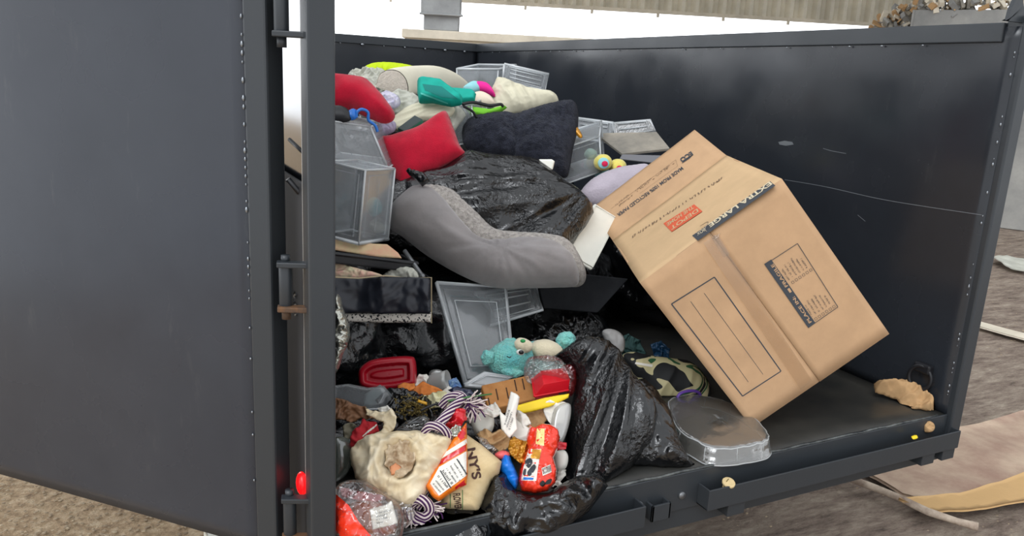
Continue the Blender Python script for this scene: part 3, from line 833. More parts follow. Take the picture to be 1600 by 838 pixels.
# frame under the bed, mudguard and wheels
bb = B(); bb.box((-1.75, .3, -.17), (-1.68, 3.8, -.02)); bb.box((-.4, .3, -.17), (-.33, 3.8, -.02))
for k in range(7): bb.box((-W, .3+k*.55, -.08), (0, .36+k*.55, -.015))
bb.obj('chassis', M_frame, TR)
for x in (-W+.12, -.12-.2):
    for y in (1.7, 2.55):
        bb = B(); bb.lathe((x, y, GZ+.3), (1, 0, 0), [(0, .02), (.1, .02), (.16, .0), (.2, -.02), (.27, -.03), (.3, .0), (.3, .16), (.27, .19), (.2, .18), (.16, .16), (0, .16)], 32)
        wv = bb.obj('wheel', M_rubber, TR, smooth=True)
        b5 = B(); b5.lathe((x, y, GZ+.3), (1, 0, 0), [(0, -.0), (.06, -.01), (.155, .005), (.16, .03)], 24); obj('hub', b5.v, b5.f, M_white, wv)
# ================================================================== THE BIG CARDBOARD BOX
def bigbox():
    a, b, c = 2.702, -1.597, 3.859
    Rm = Matrix.Rotation(a, 3, 'Z') @ Matrix.Rotation(b, 3, 'X') @ Matrix.Rotation(c, 3, 'Z')
    e1, e2, n = Rm.col[0].copy(), Rm.col[1].copy(), Rm.col[2].copy()
    O = Vector((-.726, .125, .018)); w, h, dp = .479, .576, .528; t = .005
    root = thing('cardboard_box', O, 'large tan cardboard moving box standing tilted on one corner against the heap', 'box')
    X, Y, Z = e1*w, e2*h, -n*dp
    # slightly bulged front: the two flaps meet on a low ridge
    def panel(name, P, u, v, m, nn, bulge=0, k=14):
        V = []; F = []
        for s in (0, 1):
            for i in range(k+1):
                for j in range(k+1):
                    q = P+u*(i/k)+v*(j/k); wv = .0012*noise.noise(q*7+Vector((3, 1, 0)))
                    bz = bulge*math.sin(math.pi*i/k)
                    V.append(q+nn*(wv+bz-(t if s else 0)))
        S = (k+1)**2
        for i in range(k):
            for j in range(k):
                q = [i*(k+1)+j, (i+1)*(k+1)+j, (i+1)*(k+1)+j+1, i*(k+1)+j+1]; F.append(tuple(q)); F.append(tuple(v+S for v in reversed(q)))
        rim = [i*(k+1) for i in range(k+1)]+[k*(k+1)+j for j in range(1, k+1)]+[i*(k+1)+k for i in range(k-1, -1, -1)]+[j for j in range(k-1, 0, -1)]
        for i in range(len(rim)):
            p, q = rim[i], rim[(i+1) % len(rim)]; F.append((q, p, p+S, q+S))
        if u.cross(v).dot(nn) < 0: F = [tuple(reversed(f)) for f in F]
        o = obj(name, V, F, m, root); SURF[o.name] = BVHTree.FromPolygons([Vector(q) for q in V], F); return o
    # the seam runs from the top edge to the bottom edge, parallel to e2?  (picture: 1116,368 -> 1275,605)
    # e1 = P3->P2 (towards lower right corner), e2 = P3->P0.  Seam splits the P0-P1 edge in half, so it runs along e2... see points below
    P3, P2, P0, P1 = O, O+X, O+Y, O+X+Y
    f1 = panel('front_flap', P3+n*.001, X*.4993, Y, M_card, n, 0)
    f2 = panel('front_flap', P3+X*.5007+n*.003, X*.4993, Y, M_card, n, 0)
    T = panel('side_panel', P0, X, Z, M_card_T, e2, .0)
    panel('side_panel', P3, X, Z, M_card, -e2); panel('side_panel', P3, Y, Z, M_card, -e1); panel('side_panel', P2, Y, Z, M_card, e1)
    th = math.radians(18); fdir = -n*math.cos(th)+e2*math.sin(th); fn_ = e2*math.cos(th)+n*math.sin(th)
    fl = panel('open_flap', P0+Z, X, fdir*.262, M_card, fn_)
    hn = n
    # printing -----------------------------------------------------------
    def pl(x, y, o, nn): return onplane(x, y, o, nn)
    def line(bb, pts, o, nn, wd, closed=False, off=.00166):
        Q = [pl(x, y, o, nn)+nn*off for x, y in pts]
        if closed: Q.append(Q[0])
        for A, Bq in zip(Q, Q[1:]):
            d = (Bq-A); s = nn.cross(d).normalized()*wd/2
            bb.add([A-s, Bq-s, Bq+s, A+s], [(0, 1, 2, 3)])
    bb = B()
    line(bb, [(1116, 433), (1220, 580), (1160, 619), (1049, 475)], P3, n, .0035, True)
    line(bb, [(1079, 471), (1169, 597)], P3, n, .0014); line(bb, [(1100, 458), (1192, 585)], P3, n, .0014)
    obj('printed_label_frame', bb.v, bb.f, M_ink, f1, smooth=False)
    bb = B()
    line(bb, [(1245, 380), (1308, 479), (1262, 511), (1196, 412)], P3, n, .0018, True, .0056)
    Q = [pl(x, y, P3, n)+n*.0054 for x, y in [(1193, 412), (1204, 405), (1273, 504), (1262, 512)]]; bb.add(Q, [(0, 1, 2, 3)])
    for k in range(6):     # rows of little words, and tick boxes
        u = k/5
        def mix(p, q, s): return (p[0]+(q[0]-p[0])*s, p[1]+(q[1]-p[1])*s)
        for (A0, A1, L0) in (((1235, 440), (1263, 421), 0), ((1271, 497), (1299, 478), 1)):
            c = mix(A0, A1, u); s = 3.0
            dx, dy = .83, -.56
            line(bb, [c, (c[0]+3.2, c[1]-2.1), (c[0]+5.2, c[1]+.9), (c[0]+2, c[1]+3)], P3, n, .0009, True, .0056)
            ex_, ey_ = (-.53, -.85)
            for q in range(1):
                st = (c[0]-2, c[1]-4); ln = [22, 26, 24, 27, 22, 18][k]
                A = pl(*st, P3, n); Bq = pl(st[0]+ex_*ln, st[1]+ey_*ln, P3, n)
                scribble(bb, A, Bq, .0052, n, .0056, k+L0*9)
    obj('printed_panel', bb.v, bb.f, M_ink, f2, smooth=False)
    bb = B()
    text_plane(bb, 'PLACE IN:', pl(1267, 502, P3, n), pl(1240, 462, P3, n), .009, n, off=.0062, bold=.02)
    text_plane(bb, 'FRAGILE', pl(1230, 446, P3, n), pl(1207, 411, P3, n), .009, n, off=.0062, bold=.02)
    A, Bq = pl(1236, 455, P3, n), pl(1232, 449, P3, n); text_plane(bb, 'I', A, Bq, .007, n, off=.0062)
    obj('printed_lettering', bb.v, bb.f, M_card, f2, smooth=False)
    # top side panel: dark strip with EXTRA LARGE, orange square, small texts (upside down)
    bb = B(); q = [pl(x, y, P0, e2)+e2*.0018 for x, y in [(1204, 284), (1212, 291), (1091, 377), (1082, 369)]]; bb.add(q, [(0, 1, 2, 3)])
    obj('printed_strip', bb.v, bb.f, M_ink, T, smooth=False)
    bb = B(); text_plane(bb, 'EXTRA LARGE', pl(1203, 285, P0, e2), pl(1107, 352, P0, e2), .033, e2, off=.0026, bold=.03)
    text_plane(bb, 'BOX', pl(1101, 357, P0, e2), pl(1089, 365, P0, e2), .028, e2, off=.0026, bold=.0)
    obj('printed_lettering', bb.v, bb.f, mat('pale_lettering', (214, 200, 170), .85), T, smooth=False)
    bb = B(); scribble(bb, pl(1129, 277, P0, e2), pl(985, 371, P0, e2), .024, e2, .0018, 40)
    obj('printed_lettering', bb.v, bb.f, M_ink_soft, T, smooth=False)
    bb = B(); bb.add([pl(x, y, P0, e2)+e2*.0018 for x, y in [(1085, 320), (1098, 331), (1050, 363), (1037, 350)]], [(0, 1, 2, 3)])
    obj('printed_square', bb.v, bb.f, M_orange_print, T, smooth=False)
    bb = B()
    text_plane(bb, 'THE HOME', pl(1083, 322, P0, e2), pl(1042, 350, P0, e2), .034, e2, off=.0026, bold=.02)
    text_plane(bb, 'DEPOT', pl(1090, 327, P0, e2), pl(1048, 356, P0, e2), .034, e2, off=.0026, bold=.02)
    obj('printed_lettering', bb.v, bb.f, M_card_T, T, smooth=False)
    FO = P0+Z; bb = B()
    text_plane(bb, 'MADE FROM 100% RECYCLED PAPER', pl(1065, 261, FO, fn_), pl(964, 335, FO, fn_), .022, fn_, off=.0016, bold=.02)
    text_plane(bb, 'ECO', pl(1080, 237, FO, fn_), pl(1062, 249, FO, fn_), .028, fn_, off=.0016, bold=.04)
    for k in range(4): line(bb, [(1083-k*1.5, 242+k*1.6), (1068-k*.7, 252+k*1.1)], FO, fn_, .0035, off=.0016)
    obj('printed_lettering', bb.v, bb.f, M_ink, fl, smooth=False)
    bb = B()
    line(bb, [(1056, 250), (1059, 260), (1000, 303)], FO, fn_, .001, off=.0016); line(bb, [(1056, 250), (955, 327)], FO, fn_, .001, off=.0016)
    for s0, s1 in (((1047, 257), (1028, 271)), ((1043, 262), (1024, 276)), ((1017, 279), (990, 299)), ((1014, 284), (992, 300)), ((982, 304), (960, 321)), ((984, 308), (964, 323))):
        scribble(bb, pl(*s0, FO, fn_), pl(*s1, FO, fn_), .011, fn_, .0016, int(s0[0]))
    for c in ((1052, 256), (1021, 280), (987, 306)):
        p = pl(*c, FO, fn_)+fn_*.0016; s1 = e1*.006; s2 = n*.006; bb.add([p-s1, p+s2*.9, p+s1], [(0, 1, 2)])
    obj('printed_lettering', bb.v, bb.f, M_ink_soft, fl, smooth=False)
    # torn tape end over the seam
    bb = B()
    A, C_, D_, E_ = pl(1104, 362, P0, e2)+e2*.007, pl(1110, 352, P0, e2)+e2*.012, pl(1116, 368, P3, n)+n*.008, pl(1124, 364, P3, n)+n*.008
    bb.tube(opencat([pl(1096, 356, P0, e2)+e2*.006, C_, A, D_, E_], 6), .0013, 6); bb.tube(opencat([pl(1108, 366, P3, n)+n*.01, pl(1114, 372, P3, n)+n*.009, pl(1122, 368, P3, n)+n*.009], 6), .0012, 6)
    V = [pl(x, y, P3, n)+n*.0062 for x, y in [(1110, 370), (1120, 364), (1140, 396), (1130, 402)]]; bb.add(V, [(0, 1, 2, 3)])
    V = [pl(x, y, P3, n)+n*.0058 for x, y in [(1098, 379), (1118, 366), (1268, 594), (1250, 608)]]; bb.add(V, [(0, 1, 2, 3)])
    obj('tape', bb.v, bb.f, M_clear_rim if False else clear('tape_film', (225, 200, 165), .12, .3, .2), root)
bigbox()

# ================================================================== THE HEAP
NF = Vector((-.42, -.88, .22)).normalized()       # nearly upright, facing the opening
NU = Vector((-.2, -.45, .87)).normalized()        # nearly lying flat
NS = DEFN

# black bags that make up the body of the heap
def bigbag(c, r, label, seed, mt=None, rot=0, group=None):
    bb = B(); c = Vector(c); R = Matrix.Rotation(rot, 3, 'Z')
    ax = [R @ Vector((r[0], 0, 0)), R @ Vector((0, r[1], 0)), Vector((0, 0, r[2]))]
    def fn(p, cc):
        q = (p-cc); v = q*7+Vector((seed, 0, 0)); v = v+noise.noise_vector(q*5+Vector((seed, 3, 0)))*.5
        k = .13*(1-2.4*abs(noise.noise(v)))+.05*(1-2.4*abs(noise.noise(v*2.6)))+.03*(1-2.4*abs(noise.noise(v*6)))
        p = cc+q*(1+k*.9); p.z = max(p.z, .004); p.x = max(p.x, -W+.01); p.x = min(p.x, -.012); return p
    bb.ell(c, ax, seg=96, fn=fn)
    o = bb.obj('garbage_bag', mt or M_bag2, smooth=True); tag(o, label, 'garbage bag', group or 'black garbage bags in the body of the heap'); return o
G1 = 'knotted black garbage bag buried deep in the heap under the cushions and bins'
bigbag((-1.44, .93, .17), (.33, .24, .17), 'crinkled black garbage bag behind the red bowl and under the black crumpled box', 1)
bigbag((-.86, 1.22, .2), (.27, .26, .2), 'black garbage bag in the shade between the clear lid and the cardboard box', 2)
bigbag((-1.55, 1.5, .27), (0.317, 0.264, 0.254), G1, 3)
bigbag((-.8, 1.85, .3), (0.299, 0.290, 0.282), G1, 4)
bigbag((-1.35, 2.3, .33), (0.370, 0.352, 0.320), G1, 5)
bigbag((-.3, 1.25, .22), (.24, .34, .23), 'black garbage bag in the dark gap behind the tilted cardboard box', 6)
bigbag((-1.38, 1.15, .52), (0.264, 0.194, 0.150), G1, 8)
bigbag((-.9, 1.5, .62), (0.264, 0.229, 0.160), G1, 10)
bigbag((-1.55, 1.75, .72), (0.299, 0.246, 0.169), G1, 11)
bigbag((-.9, 2.1, .78), (0.299, 0.229, 0.169), G1, 12)
bigbag((-1.83, .86, .19), (.17, .24, .19), 'black garbage bag pressed against the left wall under the shallow black tray', 21)
bigbag((-1.6, .42, .05), (.34, .22, .07), 'flattened black garbage bag under the loose kitchen rubbish by the left post', 9)

def bin4(name, label, O, X, Yv, Z, open_side='top', mt=None, group=None, th=.004, ribs=3, cat='storage bin', lid=False):
    """clear bin as an open box with rolled rims and ribs; O, X, Yv, Z are measured corner points (px, py, depth)"""
    O, X, Yv, Z = pt(O), pt(X), pt(Yv), pt(Z); a, b, c = X-O, Yv-O, Z-O
    root = thing(name, O, label, cat, group); mt = mt or M_clear
    na, nb_, nc = a.normalized(), b.normalized(), c.normalized()
    bb = B()
    S = {'bottom': (O, a, c, nb_), 'top': (O+b, a, c, -nb_), 'front': (O, a, b, nc), 'back': (O+c, a, b, -nc), 'left': (O, b, c, na), 'right': (O+a, b, c, -na)}
    for k, (p, u, v, w) in S.items():
        if k == open_side: continue
        bb.par(p, u, v, w*th)
        # raised rounded frame on every side
        pu, pv = u.normalized(), v.normalized(); i = .018
        R = [p+pu*i+pv*i, p+u-pu*i+pv*i, p+u+v-pu*i-pv*i, p+v+pu*i-pv*i]
        bb.tube([q-w*.001 for q in R], .0022, 6, closed=True)
        for r in range(ribs):
            t = (r+1)/(ribs+1); q0 = p+u*t+pv*(i*1.7); bb.tube([q0-w*.001, q0+v-pv*i*3.4-w*.001], .0013, 5)
    bb.obj('bin_body', mt, root, smooth=False)
    bb = B(); p, u, v, w = S[open_side]; R = [p, p+u, p+u+v, p+v]
    bb.tube(R+[R[0]], .006, 8)
    for q in (O, O+a, O+c, O+a+c): bb.tube([q, q+b], .0035, 8)
    for q, e in ((O, a), (O, c), (O+a, c), (O+c, a), (O+b, a), (O+b, c), (O+a+b, c), (O+c+b, a)): bb.tube([q, q+e], .0032, 8)
    bb.obj('rim', M_clear_rim, root, smooth=True)
    return root
def lid4(name, label, C4, ys, group=None, mt=None, inset=.08, cat='lid', th=.004, rimr=.006, panels=None, nn=None):
    """clear sheet lid from four measured corners; raised rim and a stepped inner frame"""
    root = None; P = [at(x, y, Y=yy) for (x, y), yy in zip(C4, ys)]
    cn = (P[1]-P[0]).cross(P[3]-P[0]).normalized()
    if cn.dot(CAM-P[0]) < 0: cn = -cn
    if nn: pass
    P[2] = P[2]-cn*(P[2]-P[0]).dot(cn)
    cen = sum(P, Vector())/4; root = thing(name, (cen.x, cen.y, min(p.z for p in P)), label, cat, group)
    bb = B(); n_ = 10; V = []; F = []
    def bil(s, t): return P[0]*(1-s)*(1-t)+P[1]*s*(1-t)+P[2]*s*t+P[3]*(1-s)*t
    rings = [(0, 0), (inset*.5, 0), (inset*.55, .006), (inset, .006), (inset*1.05, .001)]
    loops = []
    for ins, hh in rings:
        loop = []
        for (s0, t0, s1, t1) in ((ins, ins, 1-ins, ins), (1-ins, ins, 1-ins, 1-ins), (1-ins, 1-ins, ins, 1-ins), (ins, 1-ins, ins, ins)):
            for k in range(n_): u = k/n_; loop.append(bil(s0+(s1-s0)*u, t0+(t1-t0)*u)+cn*hh)
        loops.append(loop)
    V = [v for l in loops for v in l]; m = 4*n_
    for r in range(len(loops)-1):
        for k in range(m): j = (k+1) % m; F.append((r*m+k, r*m+j, (r+1)*m+j, (r+1)*m+k))
    V.append(bil(.5, .5)+cn*.001); c = len(V)-1; r = len(loops)-1
    for k in range(m): F.append((r*m+k, r*m+(k+1) % m, c))
    s = len(V); V += [v-cn*th for v in V]; F2 = [tuple(i+s for i in reversed(f)) for f in F]
    F += F2+[(k, k+s, (k+1) % m+s, (k+1) % m) for k in range(m)]
    obj('lid_panel', V, F, mt or M_clear, root, smooth=False)
    bb = B(); bb.tube(P+[P[0]], rimr, 8)
    Q = [bil(s, t)+cn*.006 for s, t in ((inset*1.4, inset*1.4), (1-inset*1.4, inset*1.4), (1-inset*1.4, 1-inset*1.4), (inset*1.4, 1-inset*1.4))]
    bb.tube(Q, rimr*.35, 6, closed=True)
    bb.obj('lid_rim', M_clear_rim, root, smooth=True)
    for t in (panels or []):
        b2 = B(); b2.tube([bil(inset*1.8, t)+cn*.004, bil(1-inset*1.8, t)+cn*.004], .003, 6); b2.obj('lid_rib', M_clear_rim, root, smooth=True)
    return root, P, cn
def slab(name, C4, ys, th, m, label=None, cat=None, group=None, bevel=.002, parent=None, sidemat=None):
    P = [at(x, y, Y=yy) for (x, y), yy in zip(C4, ys)]; cn = (P[1]-P[0]).cross(P[3]-P[0]).normalized()
    if cn.dot(CAM-P[0]) < 0: cn = -cn
    P[2] = P[2]-cn*(P[2]-P[0]).dot(cn)
    V = P+[p-cn*th for p in P]; F = [(0, 1, 2, 3), (7, 6, 5, 4)]+[(i, i+4, (i+1) % 4+4, (i+1) % 4) for i in range(4)]
    if (P[1]-P[0]).cross(P[2]-P[0]).dot(cn) < 0: F = [tuple(reversed(f)) for f in F]
    o = obj(name, V, F, [m]+([sidemat] if sidemat else []), parent, [0, 0]+[1 if sidemat else 0]*4, False, bevel=bevel)
    SURF[o.name] = BVHTree.FromPolygons(V, F)
    if label: tag(o, label, cat, group)
    return o, P, cn

# ---- back and top of the heap -------------------------------------------------
lump('cushion', [(563, 118), (572, 104), (592, 98), (622, 99), (650, 106), (650, 125), (600, 135)], 2.0, .07, M_lime, 'lime green cushion poking up behind the cream foam pillow', 'cushion', n=NF, fn=ridge(80, 40, 4, .004, 2))
lump('crumpled_cloth', [(540, 122), (552, 112), (565, 108), (600, 112), (615, 130), (600, 150), (560, 150), (538, 140)], 1.85, .03, M_greyw, 'pale lilac-grey crumpled cloth behind the left red cushion', 'cloth', rag=3, fn=crumple(20, .018, 3))
# contour foam pillow: a rounded slab whose rolled end faces left
def foam():
    root = thing('foam_pillow', pt((655, 150, 1.75)), 'cream contoured foam pillow lying across the top of the heap', 'pillow')
    prof = catmull([(590, 128), (594, 117), (606, 110), (622, 112), (633, 123), (637, 138), (634, 149), (622, 148), (600, 140), (588, 134)], 6)
    A = [at(x, y, Y=1.62) for x, y in prof]
    cen = sum(A, Vector())/len(A)
    path = [(0, 0, 0, 1), (12, -3, .02, 1.02), (40, -6, .12, 1.05), (70, -7, .22, 1.0), (98, 2, .32, .85), (118, 16, .4, .62), (128, 27, .46, .3)]
    V = []; F = []; m = len(A)
    for dx, dy, dyy, sc in opencat(path, 5):
        c2 = at(612+dx, 130+dy, Y=1.62+dyy)
        for p in A: V.append(c2+(p-at(612, 130, Y=1.62))*sc*1.05+Vector((0, 0, 0)))
    k = len(V)//m
    for i in range(k-1):
        for j in range(m): F.append((i*m+j, i*m+(j+1) % m, (i+1)*m+(j+1) % m, (i+1)*m+j))
    F.append(tuple(range((k-1)*m, k*m)))
    obj('cover', V, F, M_foam, root)
    E = [p for p in A]; c = cen-Vector((.012, .004, 0)); V = E+[p*.6+c*.4 for p in E]+[c]; m = len(E)
    F = [(j, (j+1) % m, m+(j+1) % m, m+j) for j in range(m)]+[(m+j, m+(j+1) % m, 2*m) for j in range(m)]
    obj('end_panel', V, F, M_foamend, root)
foam()
lump('crumpled_cloth', [(596, 160), (612, 146), (640, 144), (665, 160), (705, 165), (730, 178), (715, 200), (690, 215), (655, 210), (625, 205), (600, 212), (590, 190)], 1.5, .03, M_greyw, 'grey-white crumpled cloth between the two red cushions', 'cloth', rag=2, fn=crumple(13, .022, 6))
lump('folded_cloth', [(610, 190), (640, 165), (680, 160), (710, 168), (700, 185), (655, 192), (625, 205)], 1.42, .02, M_cream, 'cream folded cloth under the teal zip case', 'cloth', fn=ridge(20, 22, 4, .008, 9))
lump('lilac_cloth', [(592, 150), (605, 143), (622, 150), (625, 165), (608, 172), (596, 165)], 1.46, .02, mat('lilac_print_cloth', (176, 172, 200), .9, var=(50, .3), c2=(210, 206, 214)), 'small lilac patterned cloth tucked under the foam pillow end', 'cloth', fn=crumple(30, .006, 2))
# teal zip case
tc_ = lump('zip_case', [(652, 126), (660, 124), (690, 128), (722, 152), (722, 163), (705, 166), (675, 160), (655, 161), (652, 145)], 1.38, .04, M_teal, 'teal fabric zip case lying open on cream cloth near the top', 'case', sm=False, fn=lumpy(20, .004, 1), R=.02)
decal(tc_, 'case_pocket', [(660, 131), (690, 135), (716, 155), (690, 152), (664, 141)], mat('dark_teal_inside', (8, 120, 112), .8), off=.0016)
decal(tc_, 'zip', [(654, 143), (700, 161), (700, 163), (654, 146)], mat('pale_teal_zip', (90, 205, 190), .5), off=.0016)
lump('teal_flap', [(700, 138), (738, 141), (744, 147), (742, 158), (722, 160), (712, 150)], 1.45, .02, M_teal, 'small teal fabric pouch beside the teal zip case', 'pouch', sm=False, R=.01)
lump('crumpled_cloth', [(640, 150), (650, 140), (655, 160), (640, 166)], 1.4, .01, M_teal, 'teal scrap of fabric left of the zip case', 'cloth') if False else None
lump('sock', [(722, 140), (736, 129), (748, 130), (752, 142), (735, 148)], 1.72, .03, M_lblue, 'light blue sock beside the hot pink one', 'sock')
lump('pink_sock', [(736, 132), (750, 129), (764, 133), (773, 146), (772, 151), (758, 146), (740, 142)], 1.7, .03, M_pink, 'hot pink fleece sock near the top of the heap', 'sock')
bin4('storage_bin', 'clear plastic bin at the back of the heap behind the pink sock', (712, 150, 2.05), (776, 150, 2.0), (714, 108, 2.05), (745, 140, 2.3), 'top', group=None)
lid4('bin_lid', 'clear ribbed bin lid standing on top of the heap above the cream pillowcase', [(788, 100), (857, 116), (852, 142), (785, 124)], (1.9, 1.85, 1.85, 1.9), panels=(.25, .5, .75), mt=M_clear)
lump('pillowcase', [(775, 126), (782, 121), (800, 128), (830, 138), (864, 146), (872, 154), (870, 162), (850, 166), (800, 180), (775, 176), (768, 150)], 1.65, .03, M_cream, 'cream pillowcase bunched beside the ribbed clear lid', 'pillowcase', rag=1.5, fn=[ridge(-60, 12, 3, .014, 4), crumple(8, .007, 3)])
lump('cream_cloth', [(738, 148), (752, 144), (768, 152), (774, 166), (750, 166), (735, 160)], 1.55, .03, mat('peach_cream_cloth', (226, 210, 190), .9, bump=(60, .3, .003)), 'peach cream cloth below the pink sock', 'cloth')
gf = lump('felt_bag', [(722, 163), (735, 168), (765, 172), (788, 166), (793, 168), (780, 178), (755, 184), (735, 180)], 1.42, .02, M_green, 'bright green felt bag with black edging above the fur cushions', 'bag', sm=False, R=.01)
bb = B(); bb.tube(opencat([at(x, y, Y=1.36) for x, y in ((722, 163), (740, 160), (765, 165), (782, 163), (786, 167))], 6), .006, 8); bb.tube(opencat([at(x, y, Y=1.36) for x, y in ((724, 166), (738, 174), (745, 184))], 6), .005, 8); obj('bag_edging', bb.v, bb.f, M_darker, gf)
bin4('storage_bin', 'clear plastic bin wedged between the large red cushion and the fur cushion', (706, 228, 1.42), (742, 222, 1.42), (700, 168, 1.42), (730, 215, 1.6), 'top')
# red cushion, top left
lump('red_cushion', [(515, 122), (545, 121), (572, 124), (590, 140), (606, 160), (617, 178), (612, 190), (595, 192), (570, 182), (545, 172), (515, 168)], 1.2, .06, M_red_f, 'red plush cushion beside the left post at the top of the heap', 'cushion', fn=lumpy(9, .012, 2), smooth_h=6)
lump('black_pouch', [(515, 168), (535, 166), (548, 176), (545, 190), (515, 190)], 1.05, .02, M_darker, 'black pouch under the left red cushion', 'pouch')
bs = lump('blue_buckle', [(542, 176), (552, 170), (558, 174), (556, 186), (544, 187)], 1.04, .015, M_blue, 'blue plastic leash reel with looped strap below the left red cushion', 'leash')
bb = B(); bb.tube(opencat([at(x, y, Y=1.03) for x, y in ((557, 184), (558, 175), (566, 171), (575, 176), (576, 188), (586, 196), (590, 206))], 6), .005, 8); obj('strap', bb.v, bb.f, M_blue, bs)
lump('lilac_cloth', [(585, 195), (600, 186), (618, 192), (616, 206), (600, 212), (588, 210)], 1.25, .02, mat('lilac_fleece', (178, 172, 196), .95, bump=(80, .5, .004)), 'lilac fleece scrap under the left red cushion tip', 'cloth', fn=crumple(30, .006, 4))
sl_, P_, cn_ = slab('small_box', [(621, 200), (648, 180), (661, 187), (634, 206)], (1.32, 1.32, 1.3, 1.3), .03, mat('deep_green_card', (24, 44, 44), .5), 'small dark green box leaning behind the large red cushion', 'box', sidemat=mat('mint_card', (110, 190, 160), .6))
# large red cushion
lump('red_cushion', [(588, 216), (610, 212), (650, 200), (680, 180), (692, 173), (699, 176), (708, 198), (718, 226), (727, 243), (700, 256), (665, 275), (640, 292), (625, 298), (612, 275), (598, 245)], 1.12, .06, M_red_f, 'large red plush cushion with a pointed corner above the shiny black bag', 'cushion', fn=lumpy(7, .012, 7), smooth_h=8, R=.1)
# fur cushions
lump('fur_cushion', [(722, 215), (724, 196), (740, 183), (770, 178), (800, 178), (815, 190), (820, 225), (812, 250), (780, 250), (745, 240), (728, 232)], 1.36, .08, M_fuzzy, 'rounded navy-black faux fur cushion, left of the square fur one', 'cushion', fn=[lumpy(14, .012, 3), lumpy(110, .008, 5)], smooth_h=6, s=.007)
lump('fur_cushion', [(778, 186), (800, 180), (840, 168), (872, 160), (896, 159), (903, 172), (903, 200), (895, 235), (890, 265), (884, 278), (862, 275), (830, 262), (800, 250), (790, 220)], 1.26, .08, M_fuzzy, 'square navy-black faux fur cushion with a raised corner', 'cushion', fn=[lumpy(10, .012, 6), lumpy(110, .008, 8)], smooth_h=6, s=.007)
lump('gold_trim', [(896, 198), (901, 197), (910, 212), (906, 216), (897, 206)], 1.22, .008, M_gold, 'scrap of gold foil beside the square fur cushion', 'foil')
# bins and lids right of the fur cushion
lid4('bin_lid', 'clear bin lid leaning on the right wall behind the square fur cushion', [(898, 184), (958, 192), (955, 222), (900, 216)], (1.72, 1.55, 1.5, 1.66), panels=(.3,))
lid4('bin_lid', 'clear glossy lid leaning on the right wall beyond the worn grey board', [(958, 193), (1016, 188), (1030, 212), (962, 216)], (1.62, 1.45, 1.4, 1.56), panels=(.5,), mt=M_tray)
bin4('storage_bin', 'clear plastic bin with coloured toys inside, right of the square fur cushion', (872, 292, 1.2), (940, 268, 1.22), (868, 236, 1.22), (880, 262, 1.42), 'back', ribs=0)
sl_, P_, cn_ = slab('board', [(930, 208), (1026, 206), (1046, 242), (972, 240)], (1.5, 1.36, 1.2, 1.26), .012, M_board, 'worn grey board lying against the right wall behind the box flap', 'board')
slab('board_strip', [(972, 241), (1044, 243), (1030, 258), (968, 248)], (1.26, 1.16, 1.14, 1.24), .006, M_boardside, parent=None)
o = bpy.data.objects['board_strip']; tag(o, 'narrow grey strip of board in front of the worn grey board', 'board')
# stuffed toy with two yellow feet
def ball(bb, x, y, Y, rx, ry=None, rz=None, nz=.0, mi=0, rot=0, seg=24, nsc=60):
    p = at(x, y, Y=Y); k = dist(p)/FPX; ry = ry or rx; rz = rz or (rx+ry)/2; a = math.radians(rot)
    A = (_r*math.cos(a)+_u*math.sin(a))*rx*k; Bq = (-_r*math.sin(a)+_u*math.cos(a))*ry*k
    bb.ell(p, (A, Bq, -_d*rz*k), nz=nz, nsc=nsc, mi=mi, seg=seg); return p
toy = thing('plush_toy', pt((940, 265, 1.25)), 'small plush toy with two round yellow feet on the lavender pillow', 'toy')
for (x, y, r) in ((942, 254, 14.5), (965, 261, 14)):
    bb = B(); ball(bb, x, y, 1.2, r, r*.9, r, .0015); ft = bb.obj('foot', M_yel, toy, smooth=True)
    b2 = B(); ball(b2, x+1, y+1, 1.165, r*.62, r*.6, 3); obj('foot_pad', b2.v, b2.f, M_lblue if x < 950 else M_yel, ft)
    b2 = B(); ball(b2, x+3, y+2, 1.15, r*.34, r*.3, 2); obj('heart', b2.v, b2.f, mat('raspberry_felt', (206, 20, 74), .8), ft)
bb = B(); ball(bb, 945, 272, 1.25, 16, 12, 14, .002); bb.obj('toy_body', M_lblue, toy, smooth=True)
bb = B(); ball(bb, 923, 241, 1.28, 10, 9, 9, .003); bb.obj('tuft', mat('mint_plush', (186, 220, 200), .95, bump=(150, .6, .004)), toy, smooth=True)
lump('pillow', [(905, 306), (920, 284), (950, 268), (985, 260), (1015, 262), (1015, 300), (980, 330), (940, 330), (915, 322)], 1.12, .07, M_lav, 'lavender plush pillow between the toy feet and the box flap', 'pillow', fn=lumpy(9, .01, 5))
# ---- left bins
bin4('storage_bin', 'clear plastic bin tipped on its side under the left red cushion', (505, 252, .98), (606, 264, 1.0), (476, 183, 1.02), (530, 240, 1.2), 'back', ribs=5)
bin4('storage_bin', 'tall clear plastic bin by the left post with a turquoise item inside', (560, 381, .78), (606, 374, .84), (571, 266, .8), (500, 366, .86), 'bottom', ribs=1)
b_ = lump('turquoise_cup', [(572, 318), (585, 308), (597, 316), (596, 332), (580, 338)], .88, .02, mat('turquoise_plastic', (60, 160, 170), .4), 'turquoise cup inside the tall clear bin', 'cup')
lump('folded_paper', [(576, 350), (590, 340), (603, 348), (604, 362), (584, 364)], .87, .012, M_greyw, 'pale paper inside the tall clear bin below the cup', 'paper', fn=crumple(30, .005, 3))
